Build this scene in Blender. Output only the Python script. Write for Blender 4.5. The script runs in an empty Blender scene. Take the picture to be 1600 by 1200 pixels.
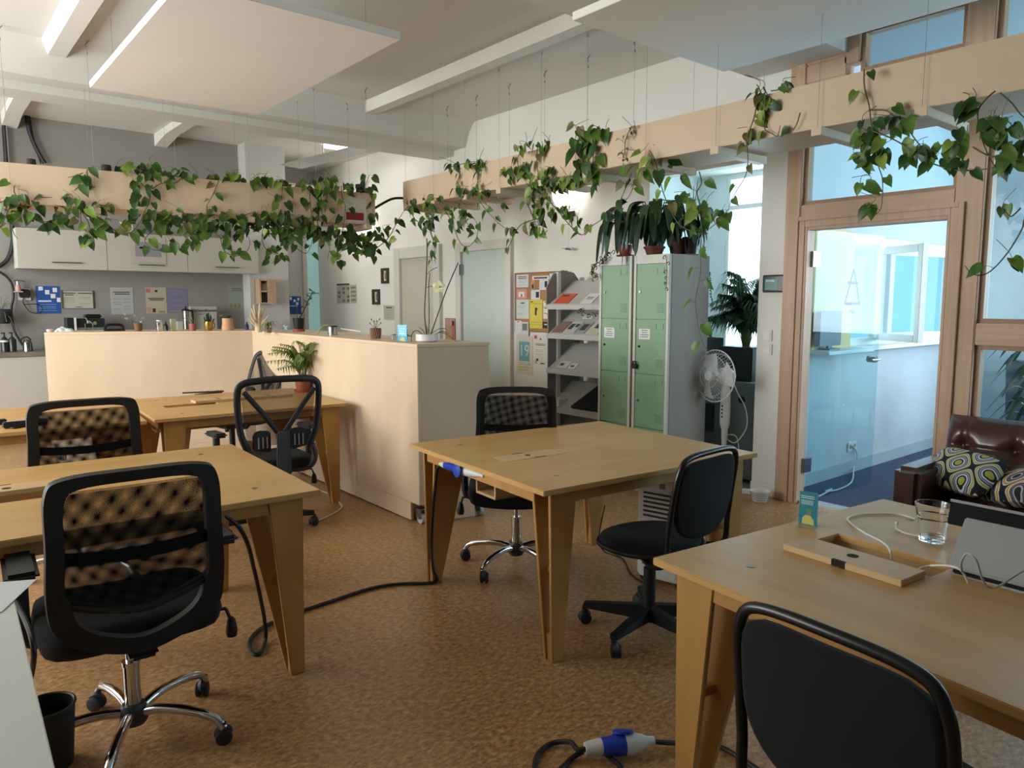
import bpy, bmesh, math, random
from mathutils import Vector as V, Matrix, Euler
random.seed(7)
C = bpy.context.scene.collection
PI = math.pi
# ---- camera model: the same numbers place points on real planes of the room
F, PT, YW, H = 1144.2, math.radians(6.38), math.radians(39.56), 1.47
FW = V((math.sin(YW)*math.cos(PT), math.cos(YW)*math.cos(PT), -math.sin(PT)))
RT = V((math.cos(YW), -math.sin(YW), 0)); UP = RT.cross(FW); EYE = V((0, 0, H))
def ray(x, y): return FW + RT*((x-800)/F) - UP*((y-600)/F)
def Z(x, y, z=0):
    d = ray(x, y); return EYE + d*((z-H)/d.z)
def X(x, y, c):
    d = ray(x, y); return EYE + d*(c/d.x)
def Y(x, y, c):
    d = ray(x, y); return EYE + d*(c/d.y)
def PLN(x, y, p, n):
    d = ray(x, y); n = V(n); return EYE + d*(n.dot(V(p)-EYE)/n.dot(d))
# ---- materials
def lin(h):
    h = h.lstrip('#'); h = h if len(h) == 6 else ''.join(q*2 for q in h); c = [int(h[i:i+2], 16)/255 for i in (0, 2, 4)]
    return [(v/12.92 if v <= .04045 else ((v+.055)/1.055)**2.4) for v in c]
def nodes(name):
    m = bpy.data.materials.new(name); m.use_nodes = True; nt = m.node_tree
    return m, nt, nt.nodes['Principled BSDF'], nt.nodes, nt.links
def ramp(N, stops, interp='LINEAR'):
    r = N.new('ShaderNodeValToRGB'); r.color_ramp.interpolation = interp
    e = r.color_ramp.elements
    while len(e) < len(stops): e.new(.5)
    for el, (p, c) in zip(e, stops): el.position = p; el.color = (*c, 1)
    return r
def coord(N, L, scale, rot=(0, 0, 0), kind='Object'):
    t = N.new('ShaderNodeTexCoord'); mp = N.new('ShaderNodeMapping')
    mp.inputs['Scale'].default_value = scale; mp.inputs['Rotation'].default_value = rot
    L.new(t.outputs[kind], mp.inputs['Vector']); return mp.outputs['Vector']
def noise(N, L, vec, scale, detail=3, rough=.5):
    n = N.new('ShaderNodeTexNoise'); n.inputs['Scale'].default_value = scale; n.inputs['Detail'].default_value = detail
    n.inputs['Roughness'].default_value = rough; L.new(vec, n.inputs['Vector']); return n.outputs['Fac']
def bump(N, L, h, bs, strength=.2, dist=.01):
    b = N.new('ShaderNodeBump'); b.inputs['Strength'].default_value = strength; b.inputs['Distance'].default_value = dist
    L.new(h, b.inputs['Height']); L.new(b.outputs['Normal'], bs.inputs['Normal'])
MC = {}
def plain(hexc, rough=.6, metal=0., var=.05, scale=6., bmp=0., coat=0., name=None, emit=0):
    k = (hexc, rough, metal, var, scale, bmp, coat, emit)
    if k in MC: return MC[k]
    m, nt, bs, N, L = nodes(name or 'paint_'+hexc); c = lin(hexc)
    v = coord(N, L, (1, 1, 1)); n = noise(N, L, v, scale)
    r = ramp(N, [(.3, [x*(1-var) for x in c]), (.7, [min(1, x*(1+var)) for x in c])])
    L.new(n, r.inputs[0]); L.new(r.outputs[0], bs.inputs['Base Color'])
    bs.inputs['Roughness'].default_value = rough; bs.inputs['Metallic'].default_value = metal
    if coat: bs.inputs['Coat Weight'].default_value = coat
    if bmp: bump(N, L, noise(N, L, v, scale*25, 2), bs, bmp)
    if emit:
        bs.inputs['Emission Color'].default_value = (*c, 1); bs.inputs['Emission Strength'].default_value = emit
    MC[k] = m; return m
def wood(name, c1, c2, stretch=(1.2, 18, 18), rough=.45, knots=0., scale=1.6, edge=False):
    m, nt, bs, N, L = nodes(name)
    v = coord(N, L, stretch); n = noise(N, L, v, scale, 6, .6)
    n2 = noise(N, L, coord(N, L, (1, 1, 1)), 1.7, 2)
    ad = N.new('ShaderNodeMath'); ad.operation = 'MULTIPLY_ADD'; ad.inputs[1].default_value = .55
    L.new(n, ad.inputs[0])
    mu = N.new('ShaderNodeMath'); mu.operation = 'MULTIPLY'; mu.inputs[1].default_value = .45
    L.new(n2, mu.inputs[0]); L.new(mu.outputs[0], ad.inputs[2])
    r = ramp(N, [(.32, lin(c1)), (.68, lin(c2))]); L.new(ad.outputs[0], r.inputs[0]); out = r.outputs[0]
    if knots:
        vo = N.new('ShaderNodeTexVoronoi'); vo.inputs['Scale'].default_value = 2.6
        L.new(coord(N, L, (1, 1, .55)), vo.inputs['Vector'])
        kr = ramp(N, [(.0, (.25, .12, .06)), (.06, (1, 1, 1))]); L.new(vo.outputs['Distance'], kr.inputs[0])
        mx = N.new('ShaderNodeMix'); mx.data_type = 'RGBA'; mx.blend_type = 'MULTIPLY'; mx.inputs[0].default_value = knots
        L.new(out, mx.inputs[6]); L.new(kr.outputs[0], mx.inputs[7]); out = mx.outputs[2]
    L.new(out, bs.inputs['Base Color']); bs.inputs['Roughness'].default_value = rough
    bump(N, L, n, bs, .04, .004); return m
def cork():
    m, nt, bs, N, L = nodes('cork_linoleum')
    v = coord(N, L, (1, 1, 1), (0, 0, .7)); n1 = noise(N, L, coord(N, L, (1, 1.7, 1), (0, 0, .9)), 34, 7, .7)
    r1 = ramp(N, [(.30, lin('#62442a')), (.41, lin('#946c44')), (.54, lin('#ae875a')), (.68, lin('#cda87a'))])
    L.new(n1, r1.inputs[0])
    n2 = noise(N, L, v, 70, 3, .7); r2 = ramp(N, [(.33, (.45, .4, .36)), (.41, (1, 1, 1))]); L.new(n2, r2.inputs[0])
    mx = N.new('ShaderNodeMix'); mx.data_type = 'RGBA'; mx.blend_type = 'MULTIPLY'; mx.inputs[0].default_value = .75
    L.new(r1.outputs[0], mx.inputs[6]); L.new(r2.outputs[0], mx.inputs[7])
    n3 = noise(N, L, v, 1.3, 3); r3 = ramp(N, [(.3, (.86, .84, .82)), (.7, (1.06, 1.05, 1.04))]); L.new(n3, r3.inputs[0])
    m2 = N.new('ShaderNodeMix'); m2.data_type = 'RGBA'; m2.blend_type = 'MULTIPLY'; m2.inputs[0].default_value = 1
    L.new(mx.outputs[2], m2.inputs[6]); L.new(r3.outputs[0], m2.inputs[7])
    L.new(m2.outputs[2], bs.inputs['Base Color'])
    bs.inputs['Roughness'].default_value = .36; bs.inputs['Specular IOR Level'].default_value = .5
    bump(N, L, n1, bs, .05, .003); return m
def glass(name, tint=(.9, .97, .97), refl=.5):
    m, nt, bs, N, L = nodes(name); N.remove(bs); out = N['Material Output']
    tr = N.new('ShaderNodeBsdfTransparent'); tr.inputs[0].default_value = (*tint, 1)
    gl = N.new('ShaderNodeBsdfGlossy'); gl.inputs['Roughness'].default_value = .02
    fr = N.new('ShaderNodeFresnel'); fr.inputs[0].default_value = 1.45
    mu = N.new('ShaderNodeMath'); mu.operation = 'MULTIPLY'; mu.inputs[1].default_value = refl; gm = N.new('ShaderNodeNewGeometry'); sb = N.new('ShaderNodeMath'); sb.operation = 'SUBTRACT'; sb.inputs[0].default_value = 1; L.new(gm.outputs['Backfacing'], sb.inputs[1])
    m0 = N.new('ShaderNodeMath'); m0.operation = 'MULTIPLY'; L.new(fr.outputs[0], m0.inputs[0]); L.new(sb.outputs[0], m0.inputs[1]); L.new(m0.outputs[0], mu.inputs[0])
    mx = N.new('ShaderNodeMixShader'); L.new(mu.outputs[0], mx.inputs[0]); L.new(tr.outputs[0], mx.inputs[1]); L.new(gl.outputs[0], mx.inputs[2])
    L.new(mx.outputs[0], out.inputs[0]); return m
def solidglass(name, col=(1, 1, 1)):
    m, nt, bs, N, L = nodes(name); bs.inputs['Transmission Weight'].default_value = 1; bs.inputs['Roughness'].default_value = .02
    bs.inputs['Base Color'].default_value = (*col, 1); bs.inputs['IOR'].default_value = 1.45; return m
def meshcloth(name, pitch=.0042, ax=(0, 2), col='#0b0b0d', hole=.05, rot=0.):
    m, nt, bs, N, L = nodes(name); bs.inputs['Base Color'].default_value = (*lin(col), 1); bs.inputs['Roughness'].default_value = .85; bs.inputs['Specular IOR Level'].default_value = .15
    s = N.new('ShaderNodeSeparateXYZ'); L.new(coord(N, L, (1, 1, 1), (0, rot, 0)), s.inputs[0])
    def w(o):
        a = N.new('ShaderNodeMath'); a.operation = 'MULTIPLY'; a.inputs[1].default_value = 2*PI/pitch; L.new(o, a.inputs[0])
        b = N.new('ShaderNodeMath'); b.operation = 'SINE'; L.new(a.outputs[0], b.inputs[0]); return b.outputs[0]
    mm = N.new('ShaderNodeMath'); mm.operation = 'MULTIPLY'; L.new(w(s.outputs[ax[0]]), mm.inputs[0]); L.new(w(s.outputs[ax[1]]), mm.inputs[1])
    g = N.new('ShaderNodeMath'); g.operation = 'GREATER_THAN'; g.inputs[1].default_value = hole; L.new(mm.outputs[0], g.inputs[0])
    tr = N.new('ShaderNodeBsdfTransparent'); mx = N.new('ShaderNodeMixShader')
    L.new(g.outputs[0], mx.inputs[0]); L.new(bs.outputs[0], mx.inputs[1]); L.new(tr.outputs[0], mx.inputs[2])
    L.new(mx.outputs[0], N['Material Output'].inputs[0]); return m
def leafmat(name, dark, light, rough=.4, scale=9):
    m, nt, bs, N, L = nodes(name); v = coord(N, L, (1, 1, 1)); n = noise(N, L, v, scale, 2)
    r = ramp(N, [(.32, lin(dark)), (.7, lin(light))]); L.new(n, r.inputs[0]); L.new(r.outputs[0], bs.inputs['Base Color'])
    bs.inputs['Roughness'].default_value = rough
    tl = N.new('ShaderNodeBsdfTranslucent'); L.new(r.outputs[0], tl.inputs[0]); mx = N.new('ShaderNodeMixShader'); mx.inputs[0].default_value = .22
    L.new(bs.outputs[0], mx.inputs[1]); L.new(tl.outputs[0], mx.inputs[2]); L.new(mx.outputs[0], N['Material Output'].inputs[0]); return m
def ogee(name, pal, scale):
    m, nt, bs, N, L = nodes(name); vec = coord(N, L, scale, kind='Object'); s = N.new('ShaderNodeSeparateXYZ'); L.new(vec, s.inputs[0])
    def mth(op, a, b=None):
        x = N.new('ShaderNodeMath'); x.operation = op
        for i, q in enumerate((a, b)):
            if q is None: continue
            if isinstance(q, (int, float)): x.inputs[i].default_value = q
            else: L.new(q, x.inputs[i])
        return x.outputs[0]
    # interlocking ogee ovals: product of cosines gives almond cells in a half-drop layout
    cx = mth('COSINE', mth('MULTIPLY', s.outputs[0], PI)); cy = mth('COSINE', mth('MULTIPLY', s.outputs[1], PI))
    f = mth('ADD', mth('MULTIPLY', mth('ADD', cx, cy), .25), .5)
    f2 = mth('ABSOLUTE', mth('SUBTRACT', f, .5)); f3 = mth('MULTIPLY', f2, 2)
    r = ramp(N, [(i/len(pal), lin(c)) for i, c in enumerate(pal)], 'CONSTANT'); L.new(f3, r.inputs[0])
    L.new(r.outputs[0], bs.inputs['Base Color']); bs.inputs['Roughness'].default_value = .85; return m
# ---- mesh builder
class MB:
    def __init__(s): s.v = []; s.f = []
    def add(s, v, f):
        k = len(s.v); s.v += [tuple(p) for p in v]; s.f += [tuple(i+k for i in q) for q in f]; return s
    def box(s, x0, y0, z0, x1, y1, z1, R=None, at=None):
        v = [V((x, y, z)) for x in (x0, x1) for y in (y0, y1) for z in (z0, z1)]
        if R is not None: v = [R @ p for p in v]
        if at is not None: v = [p+V(at) for p in v]
        return s.add(v, [(0, 1, 3, 2), (4, 6, 7, 5), (0, 4, 5, 1), (2, 3, 7, 6), (0, 2, 6, 4), (1, 5, 7, 3)])
    def cyl(s, p, q, r0, r1=None, n=16, cap=True):
        p, q = V(p), V(q); r1 = r0 if r1 is None else r1; d = (q-p).normalized()
        a = d.orthogonal().normalized(); b = d.cross(a)
        vs = [c+(a*math.cos(2*PI*i/n)+b*math.sin(2*PI*i/n))*r for c, r in ((p, r0), (q, r1)) for i in range(n)]
        fs = [(i, (i+1) % n, n+(i+1) % n, n+i) for i in range(n)]
        if cap: fs += [tuple(range(n-1, -1, -1)), tuple(range(n, 2*n))]
        return s.add(vs, fs)
    def tube(s, pts, r, n=8, closed=False, flat=1., up=None):
        pts = [V(p) for p in pts]; m = len(pts); vs = []; fs = []; pa = None
        for i, p in enumerate(pts):
            if closed: d = pts[(i+1) % m]-pts[i-1]
            else: d = pts[min(i+1, m-1)]-pts[max(i-1, 0)]
            d = d.normalized() if d.length > 1e-9 else V((0, 0, 1))
            if up is not None: a = V(up)-d*d.dot(V(up)); a = a.normalized() if a.length > 1e-6 else d.orthogonal().normalized()
            elif pa is None: a = d.orthogonal().normalized()
            else:
                a = pa-d*d.dot(pa); a = a.normalized() if a.length > 1e-6 else d.orthogonal().normalized()
            pa = a; b = d.cross(a); rr = r[i] if isinstance(r, (list, tuple)) else r
            vs += [p+(a*math.cos(2*PI*k/n)*flat+b*math.sin(2*PI*k/n))*rr for k in range(n)]
        for i in range(m if closed else m-1):
            j = (i+1) % m
            fs += [(i*n+k, i*n+(k+1) % n, j*n+(k+1) % n, j*n+k) for k in range(n)]
        if not closed: fs += [tuple(range(n-1, -1, -1)), tuple(range((m-1)*n, m*n))]
        return s.add(vs, fs)
    def lathe(s, prof, c=(0, 0, 0), n=24, axis=None):
        vs = []; m = len(prof); c = V(c); R = V((0, 0, 1)).rotation_difference(V(axis)).to_matrix() if axis is not None else Matrix.Identity(3)
        for r, z in prof: vs += [c+R @ V((r*math.cos(2*PI*i/n), r*math.sin(2*PI*i/n), z)) for i in range(n)]
        fs = [(i*n+k, i*n+(k+1) % n, (i+1)*n+(k+1) % n, (i+1)*n+k) for i in range(m-1) for k in range(n)]
        if prof[0][0] > 1e-5: fs.append(tuple(range(n-1, -1, -1)))
        if prof[-1][0] > 1e-5: fs.append(tuple(range((m-1)*n, m*n)))
        return s.add(vs, fs)
    def prism(s, poly, t, o=(0, 0, 0), u=(1, 0, 0), w=(0, 0, 1)):
        o, u, w = V(o), V(u).normalized(), V(w).normalized(); nn = u.cross(w); n = len(poly)
        vs = [o+u*a+w*b for a, b in poly]+[o+u*a+w*b+nn*t for a, b in poly]
        return s.add(vs, [tuple(range(n-1, -1, -1)), tuple(range(n, 2*n))]+[(i, (i+1) % n, n+(i+1) % n, n+i) for i in range(n)])
    def quad(s, a, b, c, d): return s.add([a, b, c, d], [(0, 1, 2, 3)])
    def ball(s, c, r, n=12, sc=(1, 1, 1)):
        m = n//2; pr = [(max(r*math.sin(PI*i/m), 1e-6), -r*math.cos(PI*i/m)) for i in range(m+1)]
        k = len(s.v); s.lathe(pr, (0, 0, 0), n)
        s.v[k:] = [(x*sc[0]+c[0], y*sc[1]+c[1], z*sc[2]+c[2]) for x, y, z in s.v[k:]]; return s
    def grid(s, fn, nu, nv):
        vs = [fn(i/nu, j/nv) for j in range(nv+1) for i in range(nu+1)]; w = nu+1
        return s.add(vs, [(j*w+i, j*w+i+1, (j+1)*w+i+1, (j+1)*w+i) for j in range(nv) for i in range(nu)])
    def pillow(s, c, sx, sy, sz, R=None, n=10, e=4.):
        # closed cushion: rounded rectangle in plan, domed on both sides
        k = len(s.v)
        for sg in (1, -1):
            def fn(a, b, sg=sg):
                x, y = 2*a-1, 2*b-1
                h = max(0, (1-abs(x)**e)*(1-abs(y)**e))**.5
                p = V((x*sx*(1-.06*abs(y)**3), y*sy*(1-.06*abs(x)**3), sg*sz*h))
                if R is not None: p = R @ p
                return p+V(c)
            s.grid(fn, n, n)
            if sg < 0: pass
        return s
    def blade(s, pts, w, up=(0, 0, 1), fold=.25):
        # a leaf blade along a path, folded along its midrib
        pts = [V(p) for p in pts]; m = len(pts); vs = []
        for i, p in enumerate(pts):
            d = (pts[min(i+1, m-1)]-pts[max(i-1, 0)]); d = d.normalized() if d.length > 1e-9 else V((0, 0, 1))
            sd = d.cross(V(up)); sd = sd.normalized() if sd.length > 1e-5 else d.orthogonal().normalized()
            nn = sd.cross(d); vs += [p-sd*w[i]+nn*w[i]*fold, p, p+sd*w[i]+nn*w[i]*fold]
        return s.add(vs, [q for i in range(m-1) for q in ((3*i, 3*i+1, 3*i+4, 3*i+3), (3*i+1, 3*i+2, 3*i+5, 3*i+4))])
    def heart(s, p, d, nrm, L):
        # a heart-shaped leaf: p where the stalk joins, d towards the tip
        d = V(d).normalized(); nrm = V(nrm); sd = d.cross(nrm); sd = sd.normalized() if sd.length > 1e-5 else d.orthogonal().normalized(); nn = sd.cross(d)
        pr = [(-.09, .23), (.1, .345), (.38, .35), (.68, .22), (.88, .08)]
        mid = [(0, 0), (.12, 0), (.38, -.03), (.66, -.06), (.86, -.11), (1.04, -.2)]
        P = V(p); vs = [P+d*a*L+nn*b*L for a, b in mid]
        for sg in (-1, 1): vs += [P+d*a*L+sd*sg*b*L+nn*L*(.12*b/.33-.2*max(0, a)**2) for a, b in pr]
        a, b = 6, 11
        return s.add(vs, [(0, 1, a+1, a), (1, 2, a+2, a+1), (2, 3, a+3, a+2), (3, 4, a+4, a+3), (4, 5, a+4), (1, 0, b, b+1), (2, 1, b+1, b+2), (3, 2, b+2, b+3), (4, 3, b+3, b+4), (5, 4, b+4)])
    def off(s, p): s.v = [(a-p[0], b-p[1], c-p[2]) for a, b, c in s.v]; return s
    def mesh(s, name, mat, bevel=0, smooth=None):
        me = bpy.data.meshes.new(name); me.from_pydata(s.v, [], s.f); me.validate()
        bm = bmesh.new(); bm.from_mesh(me); bmesh.ops.recalc_face_normals(bm, faces=bm.faces)
        if bevel:
            es = [e for e in bm.edges if len(e.link_faces) == 2 and e.calc_face_angle(0) > .6]
            bmesh.ops.bevel(bm, geom=es, offset=bevel, segments=2, affect='EDGES', clamp_overlap=True)
        bm.to_mesh(me); bm.free()
        if mat: me.materials.append(mat)
        me.shade_smooth(); me.set_sharp_from_angle(angle=math.radians(42 if smooth is None else smooth))
        return me
def smooth(pts, k=6, closed=False):
    P = [V(p) for p in pts]; n = len(P); out = []
    for i in range(n if closed else n-1):
        a, b, c, d = (P[i-1] if closed or i else P[0]), P[i], P[(i+1) % n], (P[(i+2) % n] if closed else P[min(i+2, n-1)])
        for j in range(k):
            t = j/k; out.append(.5*((2*b)+(c-a)*t+(2*a-5*b+4*c-d)*t*t+(3*b-a-3*c+d)*t**3))
    if not closed: out.append(P[-1])
    return out
# ---- objects
def tag(o, label=None, cat=None, group=None, kind=None):
    for k, q in (('label', label), ('category', cat), ('group', group), ('kind', kind)):
        if q: o[k] = q
    return o
def thing(name, label, cat, loc=(0, 0, 0), rz=0, group=None):
    o = bpy.data.objects.new(name, None); C.objects.link(o); o.empty_display_size = .1
    o.location = loc; o.rotation_euler = (0, 0, rz); return tag(o, label, cat, group)
def part(par, name, mb, mat, bevel=0, label=None, world=False, kind=None, sm=None):
    if world:
        r = par
        p = V((0, 0, 0))
        while r is not None: p += V(r.location); r = r.parent
        mb.off(p)
    o = bpy.data.objects.new(name, mb.mesh(name, mat, bevel, sm)); C.objects.link(o); o.parent = par
    return tag(o, label, kind=kind)
def solo(name, mb, mat, label, cat, group=None, bevel=0, kind=None, loc=None, sm=None):
    if loc is None:
        n = len(mb.v); loc = (sum(p[0] for p in mb.v)/n, sum(p[1] for p in mb.v)/n, min(p[2] for p in mb.v))
    mb.off(loc); o = bpy.data.objects.new(name, mb.mesh(name, mat, bevel, sm)); C.objects.link(o); o.location = loc
    return tag(o, label, cat, group, kind)
def struct(name, mb, mat, bevel=0, parent=None):
    o = bpy.data.objects.new(name, mb.mesh(name, mat, bevel)); C.objects.link(o)
    if parent: o.parent = parent
    else: o['kind'] = 'structure'
    return o
def dup(root, loc, rz, label, group=None):
    r = root.copy(); C.objects.link(r); r.location = loc; r.rotation_euler = (0, 0, rz); r['label'] = label
    if group: r['group'] = group
    def rec(a, b):
        for ch in list(a.children):
            c = ch.copy(); C.objects.link(c); c.parent = b; rec(ch, c)
    rec(root, r); return r
def text(par, body, size, o, u, w, mat, name='lettering', al='CENTER'):
    # raised lettering in the plane spanned by u (reading direction) and w (up)
    cu = bpy.data.curves.new(name, 'FONT'); cu.body = body; cu.size = size; cu.align_x = al; cu.align_y = 'CENTER'; cu.extrude = .0008
    cu.materials.append(mat); ob = bpy.data.objects.new(name, cu); C.objects.link(ob)
    u, w = V(u).normalized(), V(w).normalized(); n = u.cross(w)
    R = Matrix((u, w, n)).transposed().to_4x4(); p = V(o)-(V(par.location) if par else V((0, 0, 0)))
    me = bpy.data.meshes.new_from_object(ob); bpy.data.objects.remove(ob); me.transform(Matrix.Translation(p) @ R)
    ob = bpy.data.objects.new(name, me); C.objects.link(ob)
    if par: ob.parent = par
    return ob
WT = plain('#e4e1da', .75, var=.015, scale=2, name='white_wall_paint')
WIN = [60, 165, 60]; SKY = 3.2; EXPO = 0.05
# ================= the room =================
pine = wood('pine_frame', '#b08d72', '#ccad93', (14, 14, .8), .5, knots=.5)
pineh = wood('pine_rail', '#b08d72', '#ccad93', (14, .8, 14), .5, knots=.5)
CEIL = plain('#dcd9d3', .8, var=.02, scale=1.5, name='ceiling_paint')
greyw = plain('#8d8b86', .75, var=.03, scale=1.5, name='kitchen_wall_paint')
pane = glass('window_glass', (.86, .95, .97), .55); clear = glass('clear_door_glass', (.84, .95, .97), 1.3)
struct('floor', MB().box(-2.4, -2, -.1, 5.05, 10.9, 0), cork())
struct('floor_meeting', MB().box(5.05, -2, -.1, 8.6, 3.1, 0), plain('#3d4a63', .9, var=.15, scale=60, bmp=.1))
struct('floor_alcove', MB().box(5.05, 3.1, -.1, 5.95, 4.4, 0), plain('#8a8a86', .7))
struct('ceiling', MB().box(-2.4, -2, 3.45, 5.1, 10.9, 3.6), CEIL)
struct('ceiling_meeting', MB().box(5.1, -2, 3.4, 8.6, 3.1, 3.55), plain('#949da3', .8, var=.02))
struct('ceiling_alcove', MB().box(5.12, 3.1, 2.62, 5.95, 4.4, 2.75), WT)
prof = [(7.1, 3.136), (7.42, 3.136), (7.42, 3.46), (6.7, 3.46), (6.8, 3.36), (6.87, 3.2), (7.1, 3.2)]
struct('trim_1', MB().prism([(y, z) for y, z in prof], 7.39, (-2.39, 0, 0), (0, 1, 0), (0, 0, 1)), CEIL)      # main beam
struct('trim_2', MB().box(-2.39, 2.5, 3.12, 4.99, 3.22, 3.46), CEIL)                                            # cross beam
n = 3
for x in (-1.7, 1.0, 3.72):
    for y0, y1 in ((-1.99, 2.5), (3.22, 6.85)):
        struct('trim_%d' % n, MB().prism([(-.01, 3.36), (.11, 3.36), (.16, 3.46), (-.06, 3.46)], y1-y0, (x, y1, 0), (1, 0, 0), (0, 0, 1)), CEIL); n += 1
for x in (1.0, 2.5):      # ribs over the kitchen, with haunches at the wall
    mb = MB().prism([(7.42, 3.46), (9.6, 3.46), (9.6, 3.31), (9.1, 3.37), (7.42, 3.37)], .14, (x-.07, 0, 0), (0, 1, 0), (0, 0, 1))
    struct('trim_%d' % n, mb, CEIL); n += 1
# --- right wall
def wr(nm, y0, z0, y1, z1, m=WT, x0=5.0, x1=5.12): return struct(nm, MB().box(x0, y0, z0, x1, y1, z1), m)
mb = MB().box(5, 4.2, 0, 5.12, 10.8, 3.45).box(5, 3.12, 2.52, 5.12, 4.2, 3.45).box(5, 2.9, 0, 5.12, 3.12, 3.45).box(5.001, -2, 3.37, 5.12, 2.9, 3.45)
struct('wall_right', mb, WT)
struct('wall_back', MB().box(-2.4, 9.6, 0, 3.41, 9.75, 3.45), greyw)
struct('wall_column', MB().box(3.41, 9.35, 0, 3.92, 10.8, 3.45), plain('#c3c3bf', .75, var=.02))
struct('wall_far', MB().box(3.92, 10.8, 0, 5.12, 10.9, 3.45), plain('#c9c8c3', .75, var=.02))
mwall_ = plain('#b9c6cc', .75, var=.02, name='meeting_wall_paint')
struct('wall_front', MB().box(-2.4, -2.1, 0, 5.05, -2, 3.45), plain('#6f6a62', .8, var=.02))
struct('wall_meeting_front', MB().box(5.05, -2.1, 0, 8.6, -2, 3.45), mwall_)
lw = MB()
wins = [(3.0, 4.8), (5.2, 7.0), (7.4, 9.2)]
ys = [-2]+[q for w in wins for q in w]+[10.9]
for a, b in zip(ys[0::2], ys[1::2]): lw.box(-2.55, a, 0, -2.4, b, 3.45)
for a, b in wins: lw.box(-2.55, a, 0, -2.4, b, .85).box(-2.55, a, 3.1, -2.4, b, 3.45)
struct('wall_left', lw, WT)
white = plain('#e9ebea', .4, var=.02, name='white_window_paint')
for i, (a, b) in enumerate(wins):
    fr = MB()
    for q in (a, (a+b)/2-.04, b-.08): fr.box(-2.5, q, .85, -2.44, q+.08, 3.1)
    for z in (.85, 2.3, 3.02): fr.box(-2.498, a, z, -2.442, b, z+.08)
    w = struct('window_%d' % (i+10), fr, white); struct('window_pane', MB().box(-2.475, a, .85, -2.47, b, 3.1), pane, parent=w)
    l = bpy.data.lights.new('daylight_%d' % i, 'AREA'); l.shape = 'RECTANGLE'; l.size = 2.1; l.size_y = 1.6
    l.energy = WIN[i]; l.color = (1, .97, .93); lo = bpy.data.objects.new('daylight_%d' % i, l); C.objects.link(lo)
    lo.location = (-2.36, (a+b)/2, 1.98); lo.rotation_euler = (0, -PI/2, 0)
# --- baseboards
bw = plain('#e3e1dc', .5, var=.02)
struct('baseboard_right', MB().box(4.98, 2.9, 0, 5, 3.12, .09).box(4.98, 4.2, 0, 5, 6.0, .09), bw, .004)
struct('baseboard_back', MB().box(-2.4, 9.58, 0, 3.41, 9.6, .1), bw)
# --- pine glazed screen
def glazed(nm, y0, y1, z0, z1, f=.028, top=None):
    fr = MB()
    fr.box(4.99, y0, z0, 5.06, y0+f, z1).box(4.99, y1-f, z0, 5.06, y1, z1).box(4.99, y0+f, z0, 5.06, y1-f, z0+f).box(4.99, y0+f, z1-f, 5.06, y1-f, z1)
    w = struct(nm, fr, wood('pine_bead', '#8d6b4d', '#a98463', (14, 14, 1), .5)); struct('window_pane', MB().box(5.02, y0+f, z0+f, 5.026, y1-f, z1-f), pane, parent=w)
mb = MB().box(4.955, 2.785, 0, 5.075, 2.9, 3.2).box(4.955, 1.63, 0, 5.075, 1.785, 3.3).box(4.955, -.2, 0, 5.075, -.05, 3.3).box(4.955, -2, 0, 5.075, -1.85, 3.3)
struct('trim_%d' % n, mb, pine, .006); n += 1
mb = MB().box(4.96, 1.785, 2.03, 5.07, 2.785, 2.152).box(4.96, 1.785, 3.25, 5.07, 2.5, 3.37).box(4.96, -2, 3.25, 5.07, 1.63, 3.37).box(4.96, 2.5, 2.98, 5.07, 2.785, 3.1)
mb.box(4.96, -1.85, 1.213, 5.07, 1.63, 1.343).box(4.96, -1.85, 0, 5.07, 1.63, .3)
struct('trim_%d' % n, mb, pineh, .006); n += 1
struct('trim_%d' % n, MB().box(4.96, 2.42, 3.05, 5.07, 2.52, 3.3).box(4.965, 2.5, 3.1, 5.07, 2.9, 3.2), pine, .004); n += 1
glazed('window_1', 1.785, 2.785, 2.152, 2.98); glazed('window_2', 1.785, 2.42, 2.98, 3.25)
glazed('window_3', -.05, 1.63, 1.343, 3.25); glazed('window_4', -.05, 1.63, .3, 1.213); glazed('window_5', -1.85, -.2, 1.343, 3.25); glazed('window_6', -1.85, -.2, .3, 1.213)
# door casing (two stepped profiles) and open glass leaf
mb = MB()
for d, w, x in ((0, .03, 4.935), (.03, .045, 4.945), (.075, .02, 4.95)):
    o = .04-d+.05
    mb.box(x, 2.755+o-w-.03, 0, 5.06, 2.755+o-.03, 2.0+o-.02).box(x, 1.815-o, 0, 5.06, 1.815-o+w, 2.0+o-.02).box(x, 1.815-o+w, 2.0+o-w-.02, 5.06, 2.755+o-w-.03, 2.0+o-.02)
struct('trim_%d' % n, mb, pine, .003); n += 1
struct('trim_%d' % n, MB().box(4.98, 1.83, 0, 5.09, 2.74, .018), plain('#b9b5ac', .3, .6)); n += 1    # threshold
hx, hy = V((5.06, 2.715, 0)), V((5.96, 2.64, 0)); du = (hy-hx).normalized(); dn = V((-du.y, du.x, 0))
door = struct('door_1', MB().prism([(0, .012), (.9, .012), (.9, 1.985), (0, 1.985)], .01, hx, du, (0, 0, 1)), clear)
steel = plain('#9aa0a3', .25, 1., var=.03, name='brushed_steel')
for z in (.22, 1.72): struct('door_hinge', MB().prism([(-.05, z), (.045, z), (.045, z+.11), (-.05, z+.11)], .026, hx-dn*.008*-1, du, (0, 0, 1)), steel, .003, door)
hp = hx+du*.84+V((0, 0, 1.02))
mb = MB().cyl(hp-dn*.03, hp+dn*.04, .026).cyl(hp-dn*.055, hp-dn*.03, .01).tube([hp-dn*.055, hp-dn*.055-du*.11], .009)
struct('door_handle', mb, steel, 0, door)
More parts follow.
